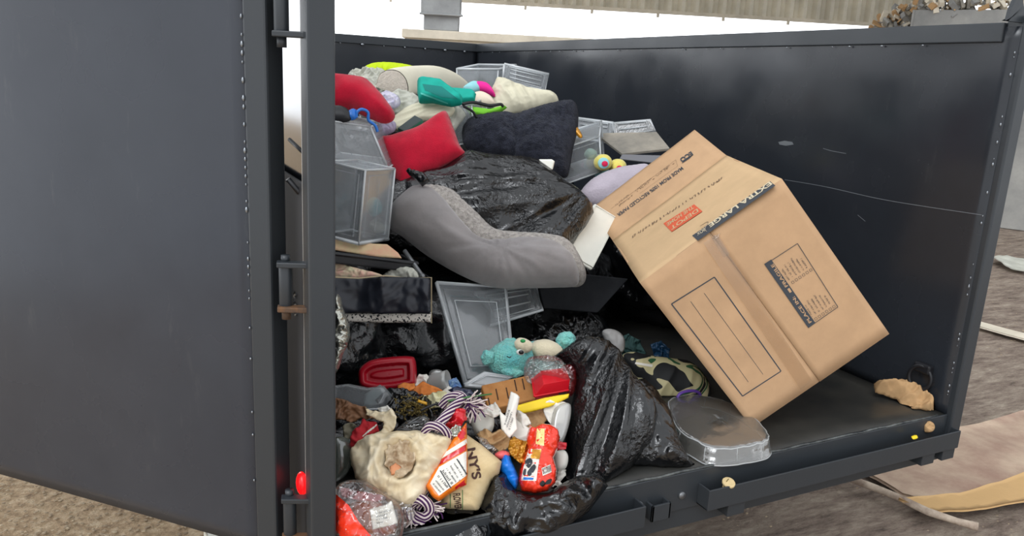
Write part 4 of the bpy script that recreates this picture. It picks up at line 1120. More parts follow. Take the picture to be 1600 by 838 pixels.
# ---- shiny black bag in the middle
BIGMID = lump('garbage_bag', [(619, 300), (622, 288), (648, 277), (638, 268), (634, 266), (652, 268), (690, 262), (718, 246), (733, 239), (775, 246), (815, 248), (842, 252), (860, 268), (880, 284), (905, 300), (925, 318), (928, 332), (915, 355), (896, 378), (890, 400), (840, 410), (780, 400), (720, 380), (660, 340), (630, 320)], .98, .10, M_bag, 'large shiny black garbage bag lying between the red cushion and the grey body pillow', 'garbage bag',
     fn=[ridge(16, 8, 1.2, .016, 4), lumpy(6, .02, 2), ('radial', 915, 310, 3, .010, 5, 1.5), crumple(26, .0016, 5)], sm=False, s=.0065)
lump('card', [(842, 249), (862, 249), (867, 252), (864, 264), (857, 273), (852, 271), (843, 260)], .93, .004, M_white, 'small white plastic card on top of the shiny black bag', 'card', n=NF, sm=False, R=.002)
lump('tag_scrap', [(887, 304), (894, 302), (897, 312), (892, 322), (888, 314)], .84, .004, M_white, 'torn white scrap showing through the shiny black bag', 'scrap', n=NF)
lump('bag_knot', [(634, 267), (640, 264), (652, 268), (664, 272), (672, 284), (660, 292), (650, 280), (640, 275)], .86, .02, M_bag, parent=BIGMID, sm=False, fn=[crumple(40, .005, 3)])
# white tray
wt, P_, cn_ = slab('tray', [(930, 318), (967, 341), (925, 422), (884, 398)], (.86, .84, .74, .76), .012, M_white, 'off-white plastic tray leaning beside the box, right of the black bag', 'tray', bevel=.004)
P4 = P_; cen = sum(P4, Vector())/4; bb = B(); R = [cen+(p-cen)*.93+cn_*.003 for p in P4]; bb.tube(R, .0022, 6, closed=True); obj('raised_rim', bb.v, bb.f, M_white, wt)
# ---- grey body pillow with sherpa back
gp = thing('body_pillow', pt((760, 440, .78)), 'grey suede body pillow with fleecy edge sprawled over the black bag', 'pillow')
lump('sherpa_side', [(612, 330), (630, 304), (655, 293), (690, 293), (715, 303), (745, 330), (770, 357), (795, 363), (850, 367), (885, 375), (905, 398), (916, 430), (905, 448), (870, 445), (800, 430), (740, 410), (680, 370), (640, 340)], .84, .085, M_sherpa, parent=gp, fn=[lumpy(110, .006, 3)], smooth_h=6, s=.006)
lump('suede_side', [(606, 340), (612, 322), (636, 303), (660, 296), (684, 302), (705, 325), (725, 350), (748, 372), (775, 377), (820, 374), (865, 381), (892, 398), (904, 425), (900, 447), (865, 450), (810, 451), (780, 451), (745, 442), (700, 420), (660, 395), (628, 370), (610, 358)], .775, .11, M_grey, parent=gp,
     fn=[lumpy(6, .02, 11), ('radial', 782, 405, 2.0, .010, 5, 2.2)], smooth_h=8, Tb=.05)
# ---- left middle: shallow black tray, papers, cloths, rod, crumpled box
lump('book', [(515, 372), (560, 380), (605, 382), (622, 395), (628, 404), (590, 402), (515, 390)], .78, .004, M_peach, 'peach and cream printed booklet lying in the shallow black tray', 'book', n=NU, sm=False, R=.003)
def shallow_tray():
    P = [pt(p) for p in ((500, 394, .66), (652, 412, .7), (628, 400, .84), (500, 378, .86))]
    bb = B()
    for a, b_ in ((0, 1), (1, 2)):
        e = P[b_]-P[a]; bb.par(P[a], e, Vector((0, 0, -.028)), Vector((.0, .006, 0)))
    bb.par(P[0]-Vector((0, 0, .028)), P[1]-P[0], P[3]-P[0], (0, 0, .004))
    bb.tube(P[:3], .006, 8)
    o = bb.obj('shallow_tray', M_darker); tag(o, 'shallow black tray by the left post under the tall clear bin', 'tray')
shallow_tray()
lump('patterned_cloth', [(515, 412), (535, 413), (560, 420), (592, 428), (600, 436), (560, 440), (515, 440)], .68, .02, M_pinkpaper, 'pink and cream patterned cloth behind the crumpled black box', 'cloth', fn=crumple(24, .006, 1))
lump('crumpled_cloth', [(598, 430), (620, 419), (642, 418), (655, 430), (650, 440), (600, 440)], .7, .02, M_greyw, 'grey-white speckled cloth behind the crumpled black box, right end', 'cloth', fn=crumple(26, .006, 2))
bb = B(); bb.tube([at(632, 392, Y=.74), at(660, 432, Y=.66)], .007, 10); bb.ell(at(660, 432, Y=.66), (_r*.009, _u*.009, _d*.009), seg=12); tag(bb.obj('metal_rod', M_steel, smooth=True), 'grey metal rod poking out above the crumpled black box', 'rod')
cb = thing('shoe_box', pt((600, 505, .6)), 'crumpled glossy black box with speckled base strip beside the left post', 'box')
fb = lump('box_front', [(515, 432), (560, 434), (600, 432), (673, 434), (673, 490), (600, 490), (515, 489)], .62, .006, mat('glossy_black_card', (34, 37, 46), .42, spec=.5), n=NF, sm=False, R=.003, parent=cb, warp=[ridge(76, 5, 2, .012, 3), crumple(7, .010, 8), lumpy(9, .01, 3)], s=.006)
bb = B(); bb.tube([at(x, y, Y=.6) for x, y in ((515, 433), (560, 435), (600, 431), (640, 435), (674, 434), (674, 505))], .0022, 6); bb.obj('box_edge', mat('worn_card_edge', (176, 160, 130), .8), cb)
lump('base_strip', [(534, 489), (600, 490), (674, 488), (673, 504), (600, 505), (536, 503)], .6, .008, M_speck, n=NF, sm=False, R=.003, parent=cb)
P = [pt(p) for p in ((515, 432, .66), (673, 434, .66), (655, 424, .8), (515, 422, .8))]; bb = B(); bb.par(P[0]-Vector((0, 0, .1)), P[1]-P[0], P[3]-P[0]+Vector((0, 0, 0)), (0, 0, .004)); bb.par(P[1], Vector((0, .12, 0)), Vector((0, 0, -.1)), Vector((-.004, 0, 0))); bb.obj('box_body', M_darker, cb)
lump('foil_packet', [(524, 470), (532, 464), (536, 480), (545, 505), (546, 530), (536, 555), (530, 575), (522, 575)], .4, .02, M_foil, 'crinkled silver foil packet squeezed beside the left post', 'packet', n=NF, fn=crumple(40, .01, 3))
# ---- dark fabric and case in the gap under the grey pillow
dk, P_, cn_ = slab('fabric_bin', [(835, 420), (982, 436), (940, 490), (850, 482)], (.98, .9, .86, .94), .02, M_dark, 'dark grey fabric box panel under the right end of the grey body pillow', 'box', bevel=.004)
lump('garbage_bag', [(790, 470), (850, 462), (905, 468), (945, 500), (960, 540), (950, 580), (880, 590), (810, 560), (790, 520)], 1.0, .08, M_bag2, 'smooth black garbage bag behind the plush bear', 'garbage bag', fn=[crumple(9, .012, 7)])
# ---- large clear lids
lid4('bin_lid', 'large clear bin lid standing upright left of the plush bear', [(682, 442), (790, 449), (806, 600), (728, 606)], (.72, .72, .46, .46), inset=.13)
lid4('bin_lid', 'second clear lid under the grey pillow, stuck out behind the large upright lid', [(742, 458), (838, 446), (851, 482), (762, 510)], (.76, .76, .7, .7), panels=(.3, .6), inset=.1)
lid4('bin_lid', 'clear plastic strip lid lying at the foot of the large upright lid', [(726, 602), (757, 584), (800, 590), (770, 606)], (.4, .42, .42, .4), inset=.1, mt=M_clear_rim)
# ---- teal plush bear, lying on its side
def bear():
    k = thing('plush_bear', pt((820, 590, .5)), 'teal plush bear with cream belly lying on its side in front of the clear lids', 'toy'); Yb = .5
    def part(name, m, *balls, nz=.006, nsc=75):
        bb = B()
        for q in balls: ball(bb, q[0], q[1], q[2], q[3], q[4], q[5] if len(q) > 5 else None, nz, rot=q[6] if len(q) > 6 else 0, nsc=nsc, seg=36)
        return bb.obj(name, m, k, smooth=True)
    part('body', M_aqua, (838, 560, Yb+.03, 44, 27, 27, 10))
    hd_ = part('head', M_aqua, (797, 561, Yb, 37, 29, 28, 10))
    part('ear', M_aqua, (762, 559, Yb-.01, 10, 12, 8)); part('ear', M_aqua, (797, 537, Yb+.03, 13, 9, 8, 10))
    part('arm', M_aqua, (800, 583, Yb-.05, 18, 8, 9, -5))
    part('muzzle', M_creamplush, (818, 540, Yb-.04, 15, 11, 12, -20), nz=.002)
    part('belly', M_creamplush, (854, 548, Yb-.02, 27, 17, 22, -12), nz=.002)
    part('leg', M_aqua, (884, 532, Yb-.01, 16, 14, 13, 20)); part('leg', M_aqua, (872, 575, Yb+.02, 18, 13, 12, 10))
    b2 = B(); ball(b2, 817, 533, Yb-.075, 4.2, 3, 3); b2.obj('nose', mat('green_felt_nose', (40, 150, 80), .6), k, smooth=True)
    for (x, y, Yy) in ((813, 551, Yb-.085),):
        b2 = B(); ball(b2, x, y, Yy, 6.5, 4.6, 3, rot=-10); e = b2.obj('eye', M_eyew, k, smooth=True)
        b3 = B(); ball(b3, x+1.5, y-.3, Yy-.008, 4.2, 3.4, 2); obj('pupil', b3.v, b3.f, M_eye, e)
    bb = B(); bb.tube(opencat([at(x, y, Y=Yb-.09) for x, y in ((792, 557), (796, 559), (799, 557))], 5), .0015, 6); bb.obj('stitch', M_eye, k)
bear()
# ---- gap between the bear, the black bag and the box ----------------------------
lump('sock', [(941, 520), (950, 514), (966, 518), (976, 530), (975, 548), (966, 552), (950, 540)], .62, .03, M_sock, 'grey-white balled sock behind the tall black bag', 'sock', n=NF, fn=lumpy(30, .006, 2))
lump('teal_cloth', [(968, 530), (980, 522), (1000, 530), (1008, 552), (990, 570), (970, 560)], .72, .0025, mat('dark_teal_cloth', (52, 84, 82), .8, bump=(60, .4, .004)), 'dark teal crumpled cloth beside the grey-white sock', 'cloth', n=NF, sm=False, rag=2.5, R=.002, warp=[crumple(22, 0.014, 24)])
lump('blue_packet', [(1015, 538), (1032, 532), (1048, 545), (1046, 560), (1022, 558)], .72, .0025, mat('deep_blue_film', (26, 66, 98), .35), 'deep blue plastic packet in the shade above the camouflage cushion', 'packet', n=NF, sm=False, rag=2.5, R=.002, warp=[crumple(26, 0.01, 45)])
cm = lump('camouflage_cushion', [(972, 556), (990, 550), (1018, 556), (1050, 560), (1078, 565), (1100, 585), (1110, 610), (1098, 640), (1060, 640), (1010, 636), (990, 600), (975, 575)], .5, .06, M_camo, 'green, cream and black camouflage cushion half under the cardboard box', 'cushion', n=NF, fn=ridge(70, 12, 3, .008, 6))
decal(cm, 'fabric_tag', [(993, 566), (1020, 570), (1019, 574), (992, 569)], M_paper)
pr = thing('ribbon_loop', pt((1075, 625, .33)), 'purple plastic loop and film beside the camouflage cushion', 'ribbon')
bb = B(); bb.tube(opencat([at(x, y, Y=.33) for x, y in ((1056, 630), (1062, 616), (1078, 611), (1092, 614), (1093, 624), (1078, 628), (1066, 624))], 6), .005, 8); bb.obj('loop', M_purple, pr, smooth=True)
lump('film', [(1034, 640), (1056, 624), (1080, 626), (1096, 640), (1070, 655), (1040, 662)], .3, .01, clear('purple_film', (110, 80, 150), .45, .4, .2), parent=pr, n=NU, fn=crumple(20, .006, 1))
# clear oval tray on the floor
def oval_tray():
    base = [(1036, 650), (1050, 636), (1085, 634), (1120, 640), (1155, 655), (1190, 682), (1204, 702), (1200, 714), (1172, 722), (1120, 728), (1085, 716), (1050, 690)]
    k = thing('clear_tray', at(1120, 690, Z=.003), 'clear crinkled plastic platter cover lying upside down on the trailer floor', 'tray')
    F0 = [at(x, y, Z=.006) for x, y in catmull(base, 5)]
    c = sum(F0, Vector())/len(F0); m = len(F0); V = []; F = []
    prof = [(1.0, .0), (1.0, .004), (.97, .006), (.94, .026), (.92, .042), (.86, .047), (.5, .048), (.02, .048)]
    for r, (s, h) in enumerate(prof):
        for i, p in enumerate(F0):
            fl = 1+.012*math.sin(i*2.1)*(1 if 1 < r < 5 else 0); q = c+(p-c)*s*fl
            V.append(Vector((q.x, q.y, h+.005+.004*noise.noise(q*22)+0)))
    for r in range(len(prof)-1):
        for i in range(m): j = (i+1) % m; F.append((r*m+i, r*m+j, (r+1)*m+j, (r+1)*m+i))
    o = obj('tray_shell', V, F, M_tray, k); md = o.modifiers.new('solid', 'SOLIDIFY'); md.thickness = .0012
    bb = B(); bb.tube([V[i] for i in range(m)], .0022, 6, closed=True); bb.tube([V[4*m+i] for i in range(m)], .0018, 6, closed=True)
    for i in range(0, m, 6): bb.tube([V[2*m+i], V[3*m+i], V[4*m+i]], .0012, 5)
    bb.obj('tray_rim', M_clear_rim, k, smooth=True)
oval_tray()
# brown paper on the floor by the right post
lump('kraft_paper', [(1364, 602), (1380, 600), (1405, 600), (1432, 610), (1448, 624), (1467, 630), (1466, 644), (1450, 648), (1425, 646), (1412, 636), (1400, 624), (1384, 620), (1367, 614)], .12, .02, M_kraft, 'crumpled brown kraft paper strip on the trailer floor below the tie-down ring', 'paper', n=(-.3, -.35, .88), sm=False, rag=1.5, fn=[crumple(11, .024, 2), crumple(30, .004, 4)], s=.0035, minz=.003, Tb=.002)
# wooden cap in the tray, bits of dirt
bb = B(); wc = at(1136, 757, Y=-.03); bb.lathe(wc+Vector((0, 0, -.012)), (-.1, -.35, 1), [(0, 0), (.012, 0), (.012, .006), (.009, .008), (.009, .014), (.0175, .018), (.018, .023), (.016, .026), (.010, .024), (.003, .026), (0, .026)], 26)
wd_ = bb.obj('wooden_cap', M_wood, smooth=True); tag(wd_, 'small round pale wooden cap standing in the tray in front of the sill', 'cap')
bb = B(); bb.tube([wc+Vector((-.009, -.006, .013)), wc+Vector((.008, .003, .014))], .0014, 6); obj('twig', bb.v, bb.f, M_herb, wd_)
bb = B(); random.seed(11)
for k in range(34):
    x = -.02-random.random()*.28; p = Vector((x, -.03+random.uniform(-.012, .012), -.088)); r = random.uniform(.002, .008)
    bb.ell(p, (Vector((r*1.6, 0, 0)), Vector((0, r, 0)), Vector((0, 0, r*.6))), nz=.4*r, nsc=200, seg=8)
tag(bb.obj('gravel', M_kraft, smooth=False), 'crumbs of dirt lying in the tray at its right end', 'dirt', kind='stuff')
lump('leaf', [(1424, 682), (1432, 680), (1434, 685), (1427, 687)], -.03, .002, M_yellow, 'tiny yellow scrap in the tray near its right end', 'scrap', n=NU)
lump('dirt_clod', [(1444, 664), (1452, 658), (1460, 664), (1458, 674), (1446, 676)], -.012, .006, M_kraft, 'tan clod of dirt on the sill by the right post', 'dirt', n=NF, fn=crumple(60, .004, 3))

# ---- loose kitchen rubbish at the front left --------------------------------------
lump('bowl', [(560, 590), (563, 575), (580, 563), (610, 558), (640, 557), (649, 563), (651, 590), (645, 604), (600, 612), (566, 606)], .48, .03, M_red, 'dark red plastic bowl tipped towards the viewer behind the loose rubbish', 'bowl', n=(-.35, -.85, .35), R=.012, fn=lambda a, b, d: -.016*min(1, max(0, (d-.018)/.006))+.006*min(1, max(0, (d-.034)/.004))-.008*min(1, max(0, (d-.046)/.004)), smooth_h=2, s=.0022)
lump('clear_packet', [(518, 603), (545, 600), (575, 606), (600, 603), (613, 618), (600, 640), (575, 642), (548, 636), (518, 626)], .34, .02, M_clear, 'clear hinged plastic food box beside the left post', 'food box', sm=False, R=.012)
lump('grey_tub', [(570, 616), (594, 601), (612, 618), (610, 632), (580, 643), (566, 636)], .36, .02, mat('translucent_grey_tub', (120, 130, 130), .3), 'grey plastic tub wedged behind the clear hinged food box', 'tub', sm=False, R=.01)
lump('food_scrap', [(518, 625), (545, 628), (580, 642), (585, 655), (550, 660), (518, 655)], .3, .0025, mat('brown_food', (140, 98, 66), .6, var=(30, .5)), 'brown food remains in a clear packet beside the left post', 'food', sm=False, rag=2.5, R=.002, warp=[crumple(26, 0.012, 4)])
lump('glass_jar', [(520, 690), (540, 684), (550, 700), (548, 730), (535, 748), (520, 748)], .2, .03, clear('dusty_glass', (150, 160, 150), .35, .5, .08), 'dusty clear glass jar deep beside the left post', 'jar', n=NF)
lump('orange_card', [(620, 605), (632, 600), (648, 600), (650, 608), (636, 614), (622, 610)], .4, .0025, M_orangeskin, 'rounded orange card tab above the dried herbs', 'card', n=NU, sm=False, rag=1.5, R=.002, warp=[crumple(20, 0.004, 28)])
lump('paperboard', [(640, 612), (662, 596), (690, 610), (700, 618), (680, 630), (655, 626)], .4, .0025, M_orangeskin, 'orange paperboard piece above the rope toy', 'card', sm=False, rag=1.5, R=.002, warp=[crumple(22, 0.006, 35)])
lump('carton_piece', [(634, 608), (655, 585), (672, 590), (660, 610), (650, 618)], .44, .0025, M_paper, 'torn white carton piece behind the orange paperboard', 'carton', sm=False, rag=1.5, R=.002, warp=[crumple(26, 0.008, 45)])
cp = thing('plastic_cup', pt((680, 600, .45)), 'milky translucent cup lying behind the orange paperboard', 'cup')
bb = B(); c0 = at(664, 600, Y=.46); c1 = at(700, 594, Y=.42); ax = (c1-c0); l = ax.length
bb.lathe(c0, ax, [(.0, 0), (.018, 0), (.022, l*.3), (.026, l*.8), (.028, l), (.0265, l), (.024, l*.8), (.0, l*.75)], 26); bb.obj('cup_body', M_clearwhite, cp, smooth=True)
bb = B(); bb.ell(at(682, 585, Y=.46), (_r*.022, _u*.014, _d*.018), seg=20); bb.obj('dome_lid', M_clearwhite, cp, smooth=True)
lump('blue_label', [(700, 596), (712, 592), (722, 604), (718, 612), (704, 606)], .42, .0025, mat('blue_white_label', (150, 180, 200), .4, var=(80, .6), c2=(40, 90, 160)), 'blue and white bottle wrapper behind the rope toy', 'label', sm=False, rag=1.5, R=.002, warp=[crumple(40, 0.008, 4)])
lump('white_paper', [(690, 612), (700, 603), (718, 612), (712, 622), (696, 622)], .39, .003, M_paper, 'small folded white paper above the rope toy', 'paper', sm=False, R=.002)
# black plastic with dried flowers
lump('black_wrapper', [(590, 625), (612, 608), (645, 612), (672, 625), (690, 640), (680, 660), (640, 672), (600, 660)], .3, .0025, M_bag2, 'black plastic wrapper under the dried herbs', 'wrapper', sm=False, rag=2.5, R=.002, warp=[crumple(22, 0.014, 4)])
bb = B(); random.seed(21)
for k in range(150):
    x, y = random.gauss(645, 17), random.gauss(640, 9); a = random.uniform(0, 6.28); l = random.uniform(3, 11)
    p = at(x, y, Y=.27); q = at(x+l*math.cos(a), y+l*math.sin(a)*.6, Y=.255+random.uniform(-.01, .02)); bb.tube([p, q], .0011, 5)
    if random.random() < .5: bb.ell(q, (_r*.003, _u*.003, _d*.003), seg=6)
tag(bb.obj('dried_herbs', M_herb), 'clump of dried herb stems on the black wrapper', 'herbs', kind='stuff')
lump('yellow_clip', [(653, 624), (668, 629), (667, 634), (652, 629)], .25, .004, mat('amber_plastic', (226, 170, 50), .4), 'tiny amber plastic clip among the dried herbs', 'clip', sm=False, R=.002)
lump('crumpled_tissue', [(660, 622), (675, 614), (695, 612), (706, 620), (708, 632), (695, 640), (675, 640), (660, 634)], .28, .0025, mat('pale_yellow_tissue', (226, 220, 180), .9, bump=(60, .5, .004)), 'pale yellow crumpled tissue left of the top knot of the rope toy', 'tissue', sm=False, rag=2.5, R=.002, warp=[crumple(34, 0.012, 32)])
# clear packet with fork tines
fk = thing('plastic_fork_pack', pt((640, 668, .22)), 'clear packet of forks lying over the stained cream cloth', 'packet')
lump('packet_film', [(618, 672), (634, 658), (664, 648), (672, 655), (668, 668), (640, 674)], .23, .012, M_film, parent=fk, sm=False, R=.01)
for k in range(4):
    bb = B(); bb.tube([at(632+k*5, 666-k*2, Y=.21), at(655+k*4, 652+k*3, Y=.215)], .0022, 6); bb.obj('tine', M_steel, fk, smooth=True)
lump('red_cloth', [(543, 700), (550, 676), (570, 656), (590, 660), (592, 675), (570, 690), (556, 706)], .2, .0025, M_redfab, 'red cloth with white stripes behind the stained cream cloth', 'cloth', sm=False, rag=2.5, R=.002, warp=[crumple(20, 0.01, 6)])
rs = bpy.data.objects['red_cloth']
for k in range(5): decal(rs, 'white_stripe', [(566+k*4, 682-k*3), (576+k*4, 672-k*3), (577+k*4, 673-k*3), (567+k*4, 683-k*3)], M_paper, step=2)
# stained cream cloth with a dirty hole in it
dc = lump('stained_cloth', [(548, 712), (556, 694), (575, 684), (605, 676), (650, 674), (690, 680), (706, 692), (702, 712), (690, 735), (668, 770), (650, 792), (632, 795), (600, 782), (570, 766), (553, 740)], .12, .05, M_diaper, 'stained cream cloth wadded open around dirty paper', 'cloth',
     rag=2.5,
     fn=[crumple(13, .016, 5), ridge(40, 22, 4, .007, 3), lambda a, b, d: -.034*math.exp(-((a/.034)**2+((b-.005)/.034)**2)**2)+.012*math.exp(-(((a/.034)**2+((b-.005)/.034)**2)**.5-1.45)**2*14)], s=.0032, R=.04)
lump('dirty_lining', [(602, 702), (614, 690), (640, 685), (657, 692), (657, 708), (646, 730), (632, 749), (614, 746), (601, 728)], .078, .003, M_stain, 'brown-stained crumpled lining', n=None, sm=False, rag=2, R=.003, warp=[crumple(34, .012, 6)], parent=dc, s=.0028)
lump('rust_patch', [(608, 730), (618, 723), (628, 731), (623, 743), (611, 742)], .064, .003, mat('orange_brown_stain', (214, 146, 104), .9), 'orange-brown scrap', sm=False, rag=1.5, R=.003, warp=[crumple(40, .004, 6)], parent=dc)
lump('cloth_strip', [(569, 638), (580, 640), (600, 646), (614, 640), (620, 652), (618, 668), (608, 680), (585, 688), (578, 686), (598, 672), (602, 660), (590, 656), (574, 648)], .19, .0025, M_diaper, 'curled cream cloth strip hooking over the stained cream cloth', 'cloth', sm=False, rag=2.5, R=.002, warp=[crumple(24, 0.01, 3)])
# canvas tote
tt = lump('canvas_bag', [(700, 660), (712, 662), (730, 680), (752, 695), (784, 722), (780, 740), (768, 752), (758, 775), (748, 803), (715, 801), (686, 797), (684, 760), (690, 700)], .1, .05, M_canvas, 'natural canvas bag with brown lettering in front of the white bowl', 'bag', sm=False, fn=[crumple(10, .007, 3), lumpy(12, .006, 2)], R=.05)
text_cast(tt, "NY'S", (729, 702), (739, 750), 14, M_brownprint, bold=.03)
text_cast(tt, 'FLOWER', (708, 772), (711, 797), 11, M_brownprint, bold=.03)
for x in (703, 722): decal(tt, 'green_rule', [(x, 766), (x+1.2, 766), (x+1.2, 800), (x, 800)], M_greenrod, step=3)
# orange and red snack bag with a nutrition label
sb = lump('snack_bag', [(664, 760), (670, 745), (682, 730), (694, 706), (704, 690), (716, 676), (729, 660), (730, 690), (731, 740), (729, 758), (706, 770), (686, 784), (676, 778)], .055, .018, M_orange, 'orange, red and white snack bag with a printed label on the canvas bag', 'bag', sm=False, R=.012, fn=crumple(24, .003, 3))
decal(sb, 'red_band', [(713, 680), (729, 664), (730, 682), (720, 688)], M_crim, step=3)
decal(sb, 'red_band', [(686, 727), (690, 718), (730, 694), (731, 702)], M_crim, step=3)
decal(sb, 'white_band', [(690, 717), (697, 706), (729, 686), (730, 693)], M_paper, step=3)
lb = decal(sb, 'nutrition_label', [(672, 756), (686, 730), (731, 704), (731, 742), (686, 775)], M_paper, step=3, off=.0022)
decal(sb, 'red_band', [(711, 762), (731, 746), (729, 757), (712, 768)], M_crim, step=3)
print_lines(sb, [((676, 757), (688, 771), 3), ((680, 752), (693, 768), 3), ((683, 745), (699, 764), 4), ((690, 737), (706, 759), 5), ((697, 733), (712, 755), 3), ((703, 729), (717, 752), 3), ((709, 725), (724, 748), 3), ((715, 721), (729, 742), 3)], M_ink, parent=sb)
for a in (((687, 736), (704, 764)), ((713, 718), (731, 746))): decal(sb, 'label_rule', [a[0], (a[0][0]+1.5, a[0][1]-1), (a[1][0]+1.5, a[1][1]-1), a[1]], M_ink, step=2, off=.003)
lump('red_wrapper', [(694, 668), (703, 654), (712, 640), (728, 642), (730, 655), (722, 668), (708, 672), (696, 674)], .12, .0025, M_crim, 'crinkled bright red wrapper beside the rope toy', 'wrapper', sm=False, rag=2.5, R=.002, warp=[crumple(30, 0.014, 37)])
lump('foil_scrap', [(700, 672), (712, 664), (722, 668), (720, 680), (708, 686), (700, 682)], .09, .0025, M_foil, 'silver lined scrap between the rope toy and the orange snack bag', 'scrap', sm=False, rag=2.5, R=.002, warp=[crumple(50, 0.012, 46)])
# rope toy with two knots
def rope(path, R, r, name, parent, turns=34):
    P = [Vector(p) for p in opencat(path, 10)]; n = len(P); up = None; L = [0]
    for a, b in zip(P, P[1:]): L.append(L[-1]+(b-a).length)
    strands = 14; r = R*.25; bw, bp_ = B(), B(); paths = [[] for _ in range(strands)]
    for i, p in enumerate(P):
        t = (P[min(i+1, n-1)]-P[max(i-1, 0)]).normalized()
        if up is None: up = t.orthogonal().normalized()
        up = (up-t*up.dot(t)).normalized(); w = t.cross(up)
        for k in range(strands):
            a = 2*math.pi*k/strands+L[i]*turns; paths[k].append(p+(up*math.cos(a)+w*math.sin(a))*R)
    for k, q in enumerate(paths): (bp_ if k % 2 else bw).tube(q, r, 7)
    bb = B(); bb.add(bw.v, bw.f, 0); bb.add(bp_.v, bp_.f, 1); return bb.obj(name, [M_ropew, M_ropep], parent, smooth=True)
rt = thing('rope_toy', pt((690, 740, .1)), 'purple and white striped rope dog toy with a knot at each end', 'dog toy')
def PP(l): return [at(x, y, Y=Y) for x, y, Y in l]
rope(PP([(722, 622, .17), (712, 632, .15), (702, 644, .125), (690, 658, .105), (678, 672, .095)]), .0095, .0052, 'cord', rt)
rope(PP([(690, 636, .19), (700, 622, .185), (718, 618, .18), (728, 630, .175), (722, 645, .17), (712, 652, .16)]), .0085, .0048, 'knot', rt)
rope(PP([(664, 676, .105), (672, 666, .095), (688, 668, .085), (700, 680, .085), (694, 690, .09), (676, 688, .1), (664, 678, .11), (672, 690, .1), (690, 694, .095)]), .0085, .0048, 'knot', rt)
rope(PP([(672, 748, .1), (664, 766, .08), (656, 784, .06), (650, 796, .05)]), .009, .005, 'cord', rt)
rope(PP([(640, 792, .05), (650, 780, .035), (664, 784, .025), (672, 796, .025), (664, 808, .03), (646, 806, .04), (636, 796, .045), (644, 812, .035), (662, 814, .03)]), .0095, .0052, 'knot', rt)
def tassel(x, y, Y, n_, spread, ln, ang):
    bw, bp_ = B(), B()
    for k in range(n_):
        a = ang+random.gauss(0, spread); l = ln*random.uniform(.6, 1.1); x0, y0 = x+random.gauss(0, 4), y+random.gauss(0, 3)
        q = [at(x0+l*t*math.cos(a)+2.5*math.sin(t*4+k), y0+l*t*math.sin(a)+1.5*math.cos(t*5+k), Y=Y-.012*t+.012*math.sin(k*1.7)) for t in (0, .3, .6, 1)]
        (bw if k % 3 else bp_).tube(opencat(q, 3), .0018, 5)
    bb = B(); bb.add(bw.v, bw.f, 0); bb.add(bp_.v, bp_.f, 1); o = bb.obj('tassel', [M_ropew, M_ropep], rt, smooth=True); o['kind'] = 'stuff'
tassel(735, 632, .17, 60, .9, 26, .7); tassel(655, 812, .04, 60, .6, 26, 1.7); tassel(672, 792, .04, 30, .6, 20, .6)
bb = B(); bb.tube([at(700, 627, Y=.15), at(730, 621, Y=.16), at(768, 616, Y=.17)], .0022, 8); tag(bb.obj('green_stem', M_greenrod, smooth=True), 'thin green plastic stem crossing the top knot of the rope toy', 'stem')
bb = B(); bb.tube(opencat([at(x, y, Y=.2) for x, y in ((657, 642), (680, 632), (706, 628), (716, 626))], 5), .003, 8); tag(bb.obj('dark_twig', M_darker, smooth=True), 'dark twig running from the dried herbs to the rope toy', 'twig')
# white bowl, kraft paper, papers
lump('white_bowl', [(738, 668), (736, 652), (750, 640), (764, 640), (772, 655), (770, 672), (758, 684), (744, 680)], .22, .02, M_white, 'white plastic bowl between the rope toy and the white receipts', 'bowl', R=.015)
lump('kraft_paper', [(743, 680), (758, 672), (768, 680), (782, 673), (800, 682), (796, 700), (780, 712), (766, 700), (750, 695)], .16, .0025, M_kraft, 'brown kraft paper scrap right of the canvas bag', 'paper', sm=False, rag=2.5, R=.002, warp=[crumple(22, 0.014, 11)])
lump('kraft_paper', [(790, 660), (808, 640), (850, 640), (856, 660), (840, 680), (800, 676)], .22, .0025, M_kraft, 'brown kraft paper under the yellow paper', 'paper', sm=False, rag=2.5, R=.002, warp=[crumple(16, 0.01, 19)])
r1 = lump('receipt', [(780, 642), (789, 650), (798, 612), (808, 618), (812, 622), (806, 650), (808, 672), (796, 686), (783, 672)], .14, .004, M_paper, 'long white receipt curled upright beside the perforated cardboard', 'receipt', sm=False, R=.002, warp=[ridge(75, 14, 3, .01, 4)])
print_lines(r1, [((790, 664), (797, 640), 3), ((793, 668), (801, 644), 3), ((797, 672), (803, 652), 3)], M_ink)
r2 = lump('receipt', [(798, 672), (806, 655), (830, 672), (842, 690), (838, 705), (820, 700), (800, 688)], .13, .004, M_paper, 'wide white receipt behind the red candy bag', 'receipt', sm=False, R=.002, warp=[ridge(30, 14, 3, .008, 6)])
lump('napkin', [(846, 628), (872, 626), (888, 634), (880, 660), (862, 670), (852, 648)], .18, .0025, M_paper, 'folded white napkin in front of the yellow paper', 'napkin', sm=False, rag=2.5, R=.002, warp=[crumple(22, 0.01, 9)])
lump('plastic_clamshell', [(866, 640), (880, 630), (892, 634), (890, 660), (880, 690), (868, 692), (860, 670)], .15, .02, M_clearwhite, 'milky plastic lid standing between the napkin and the tall black bag', 'lid', R=.01)
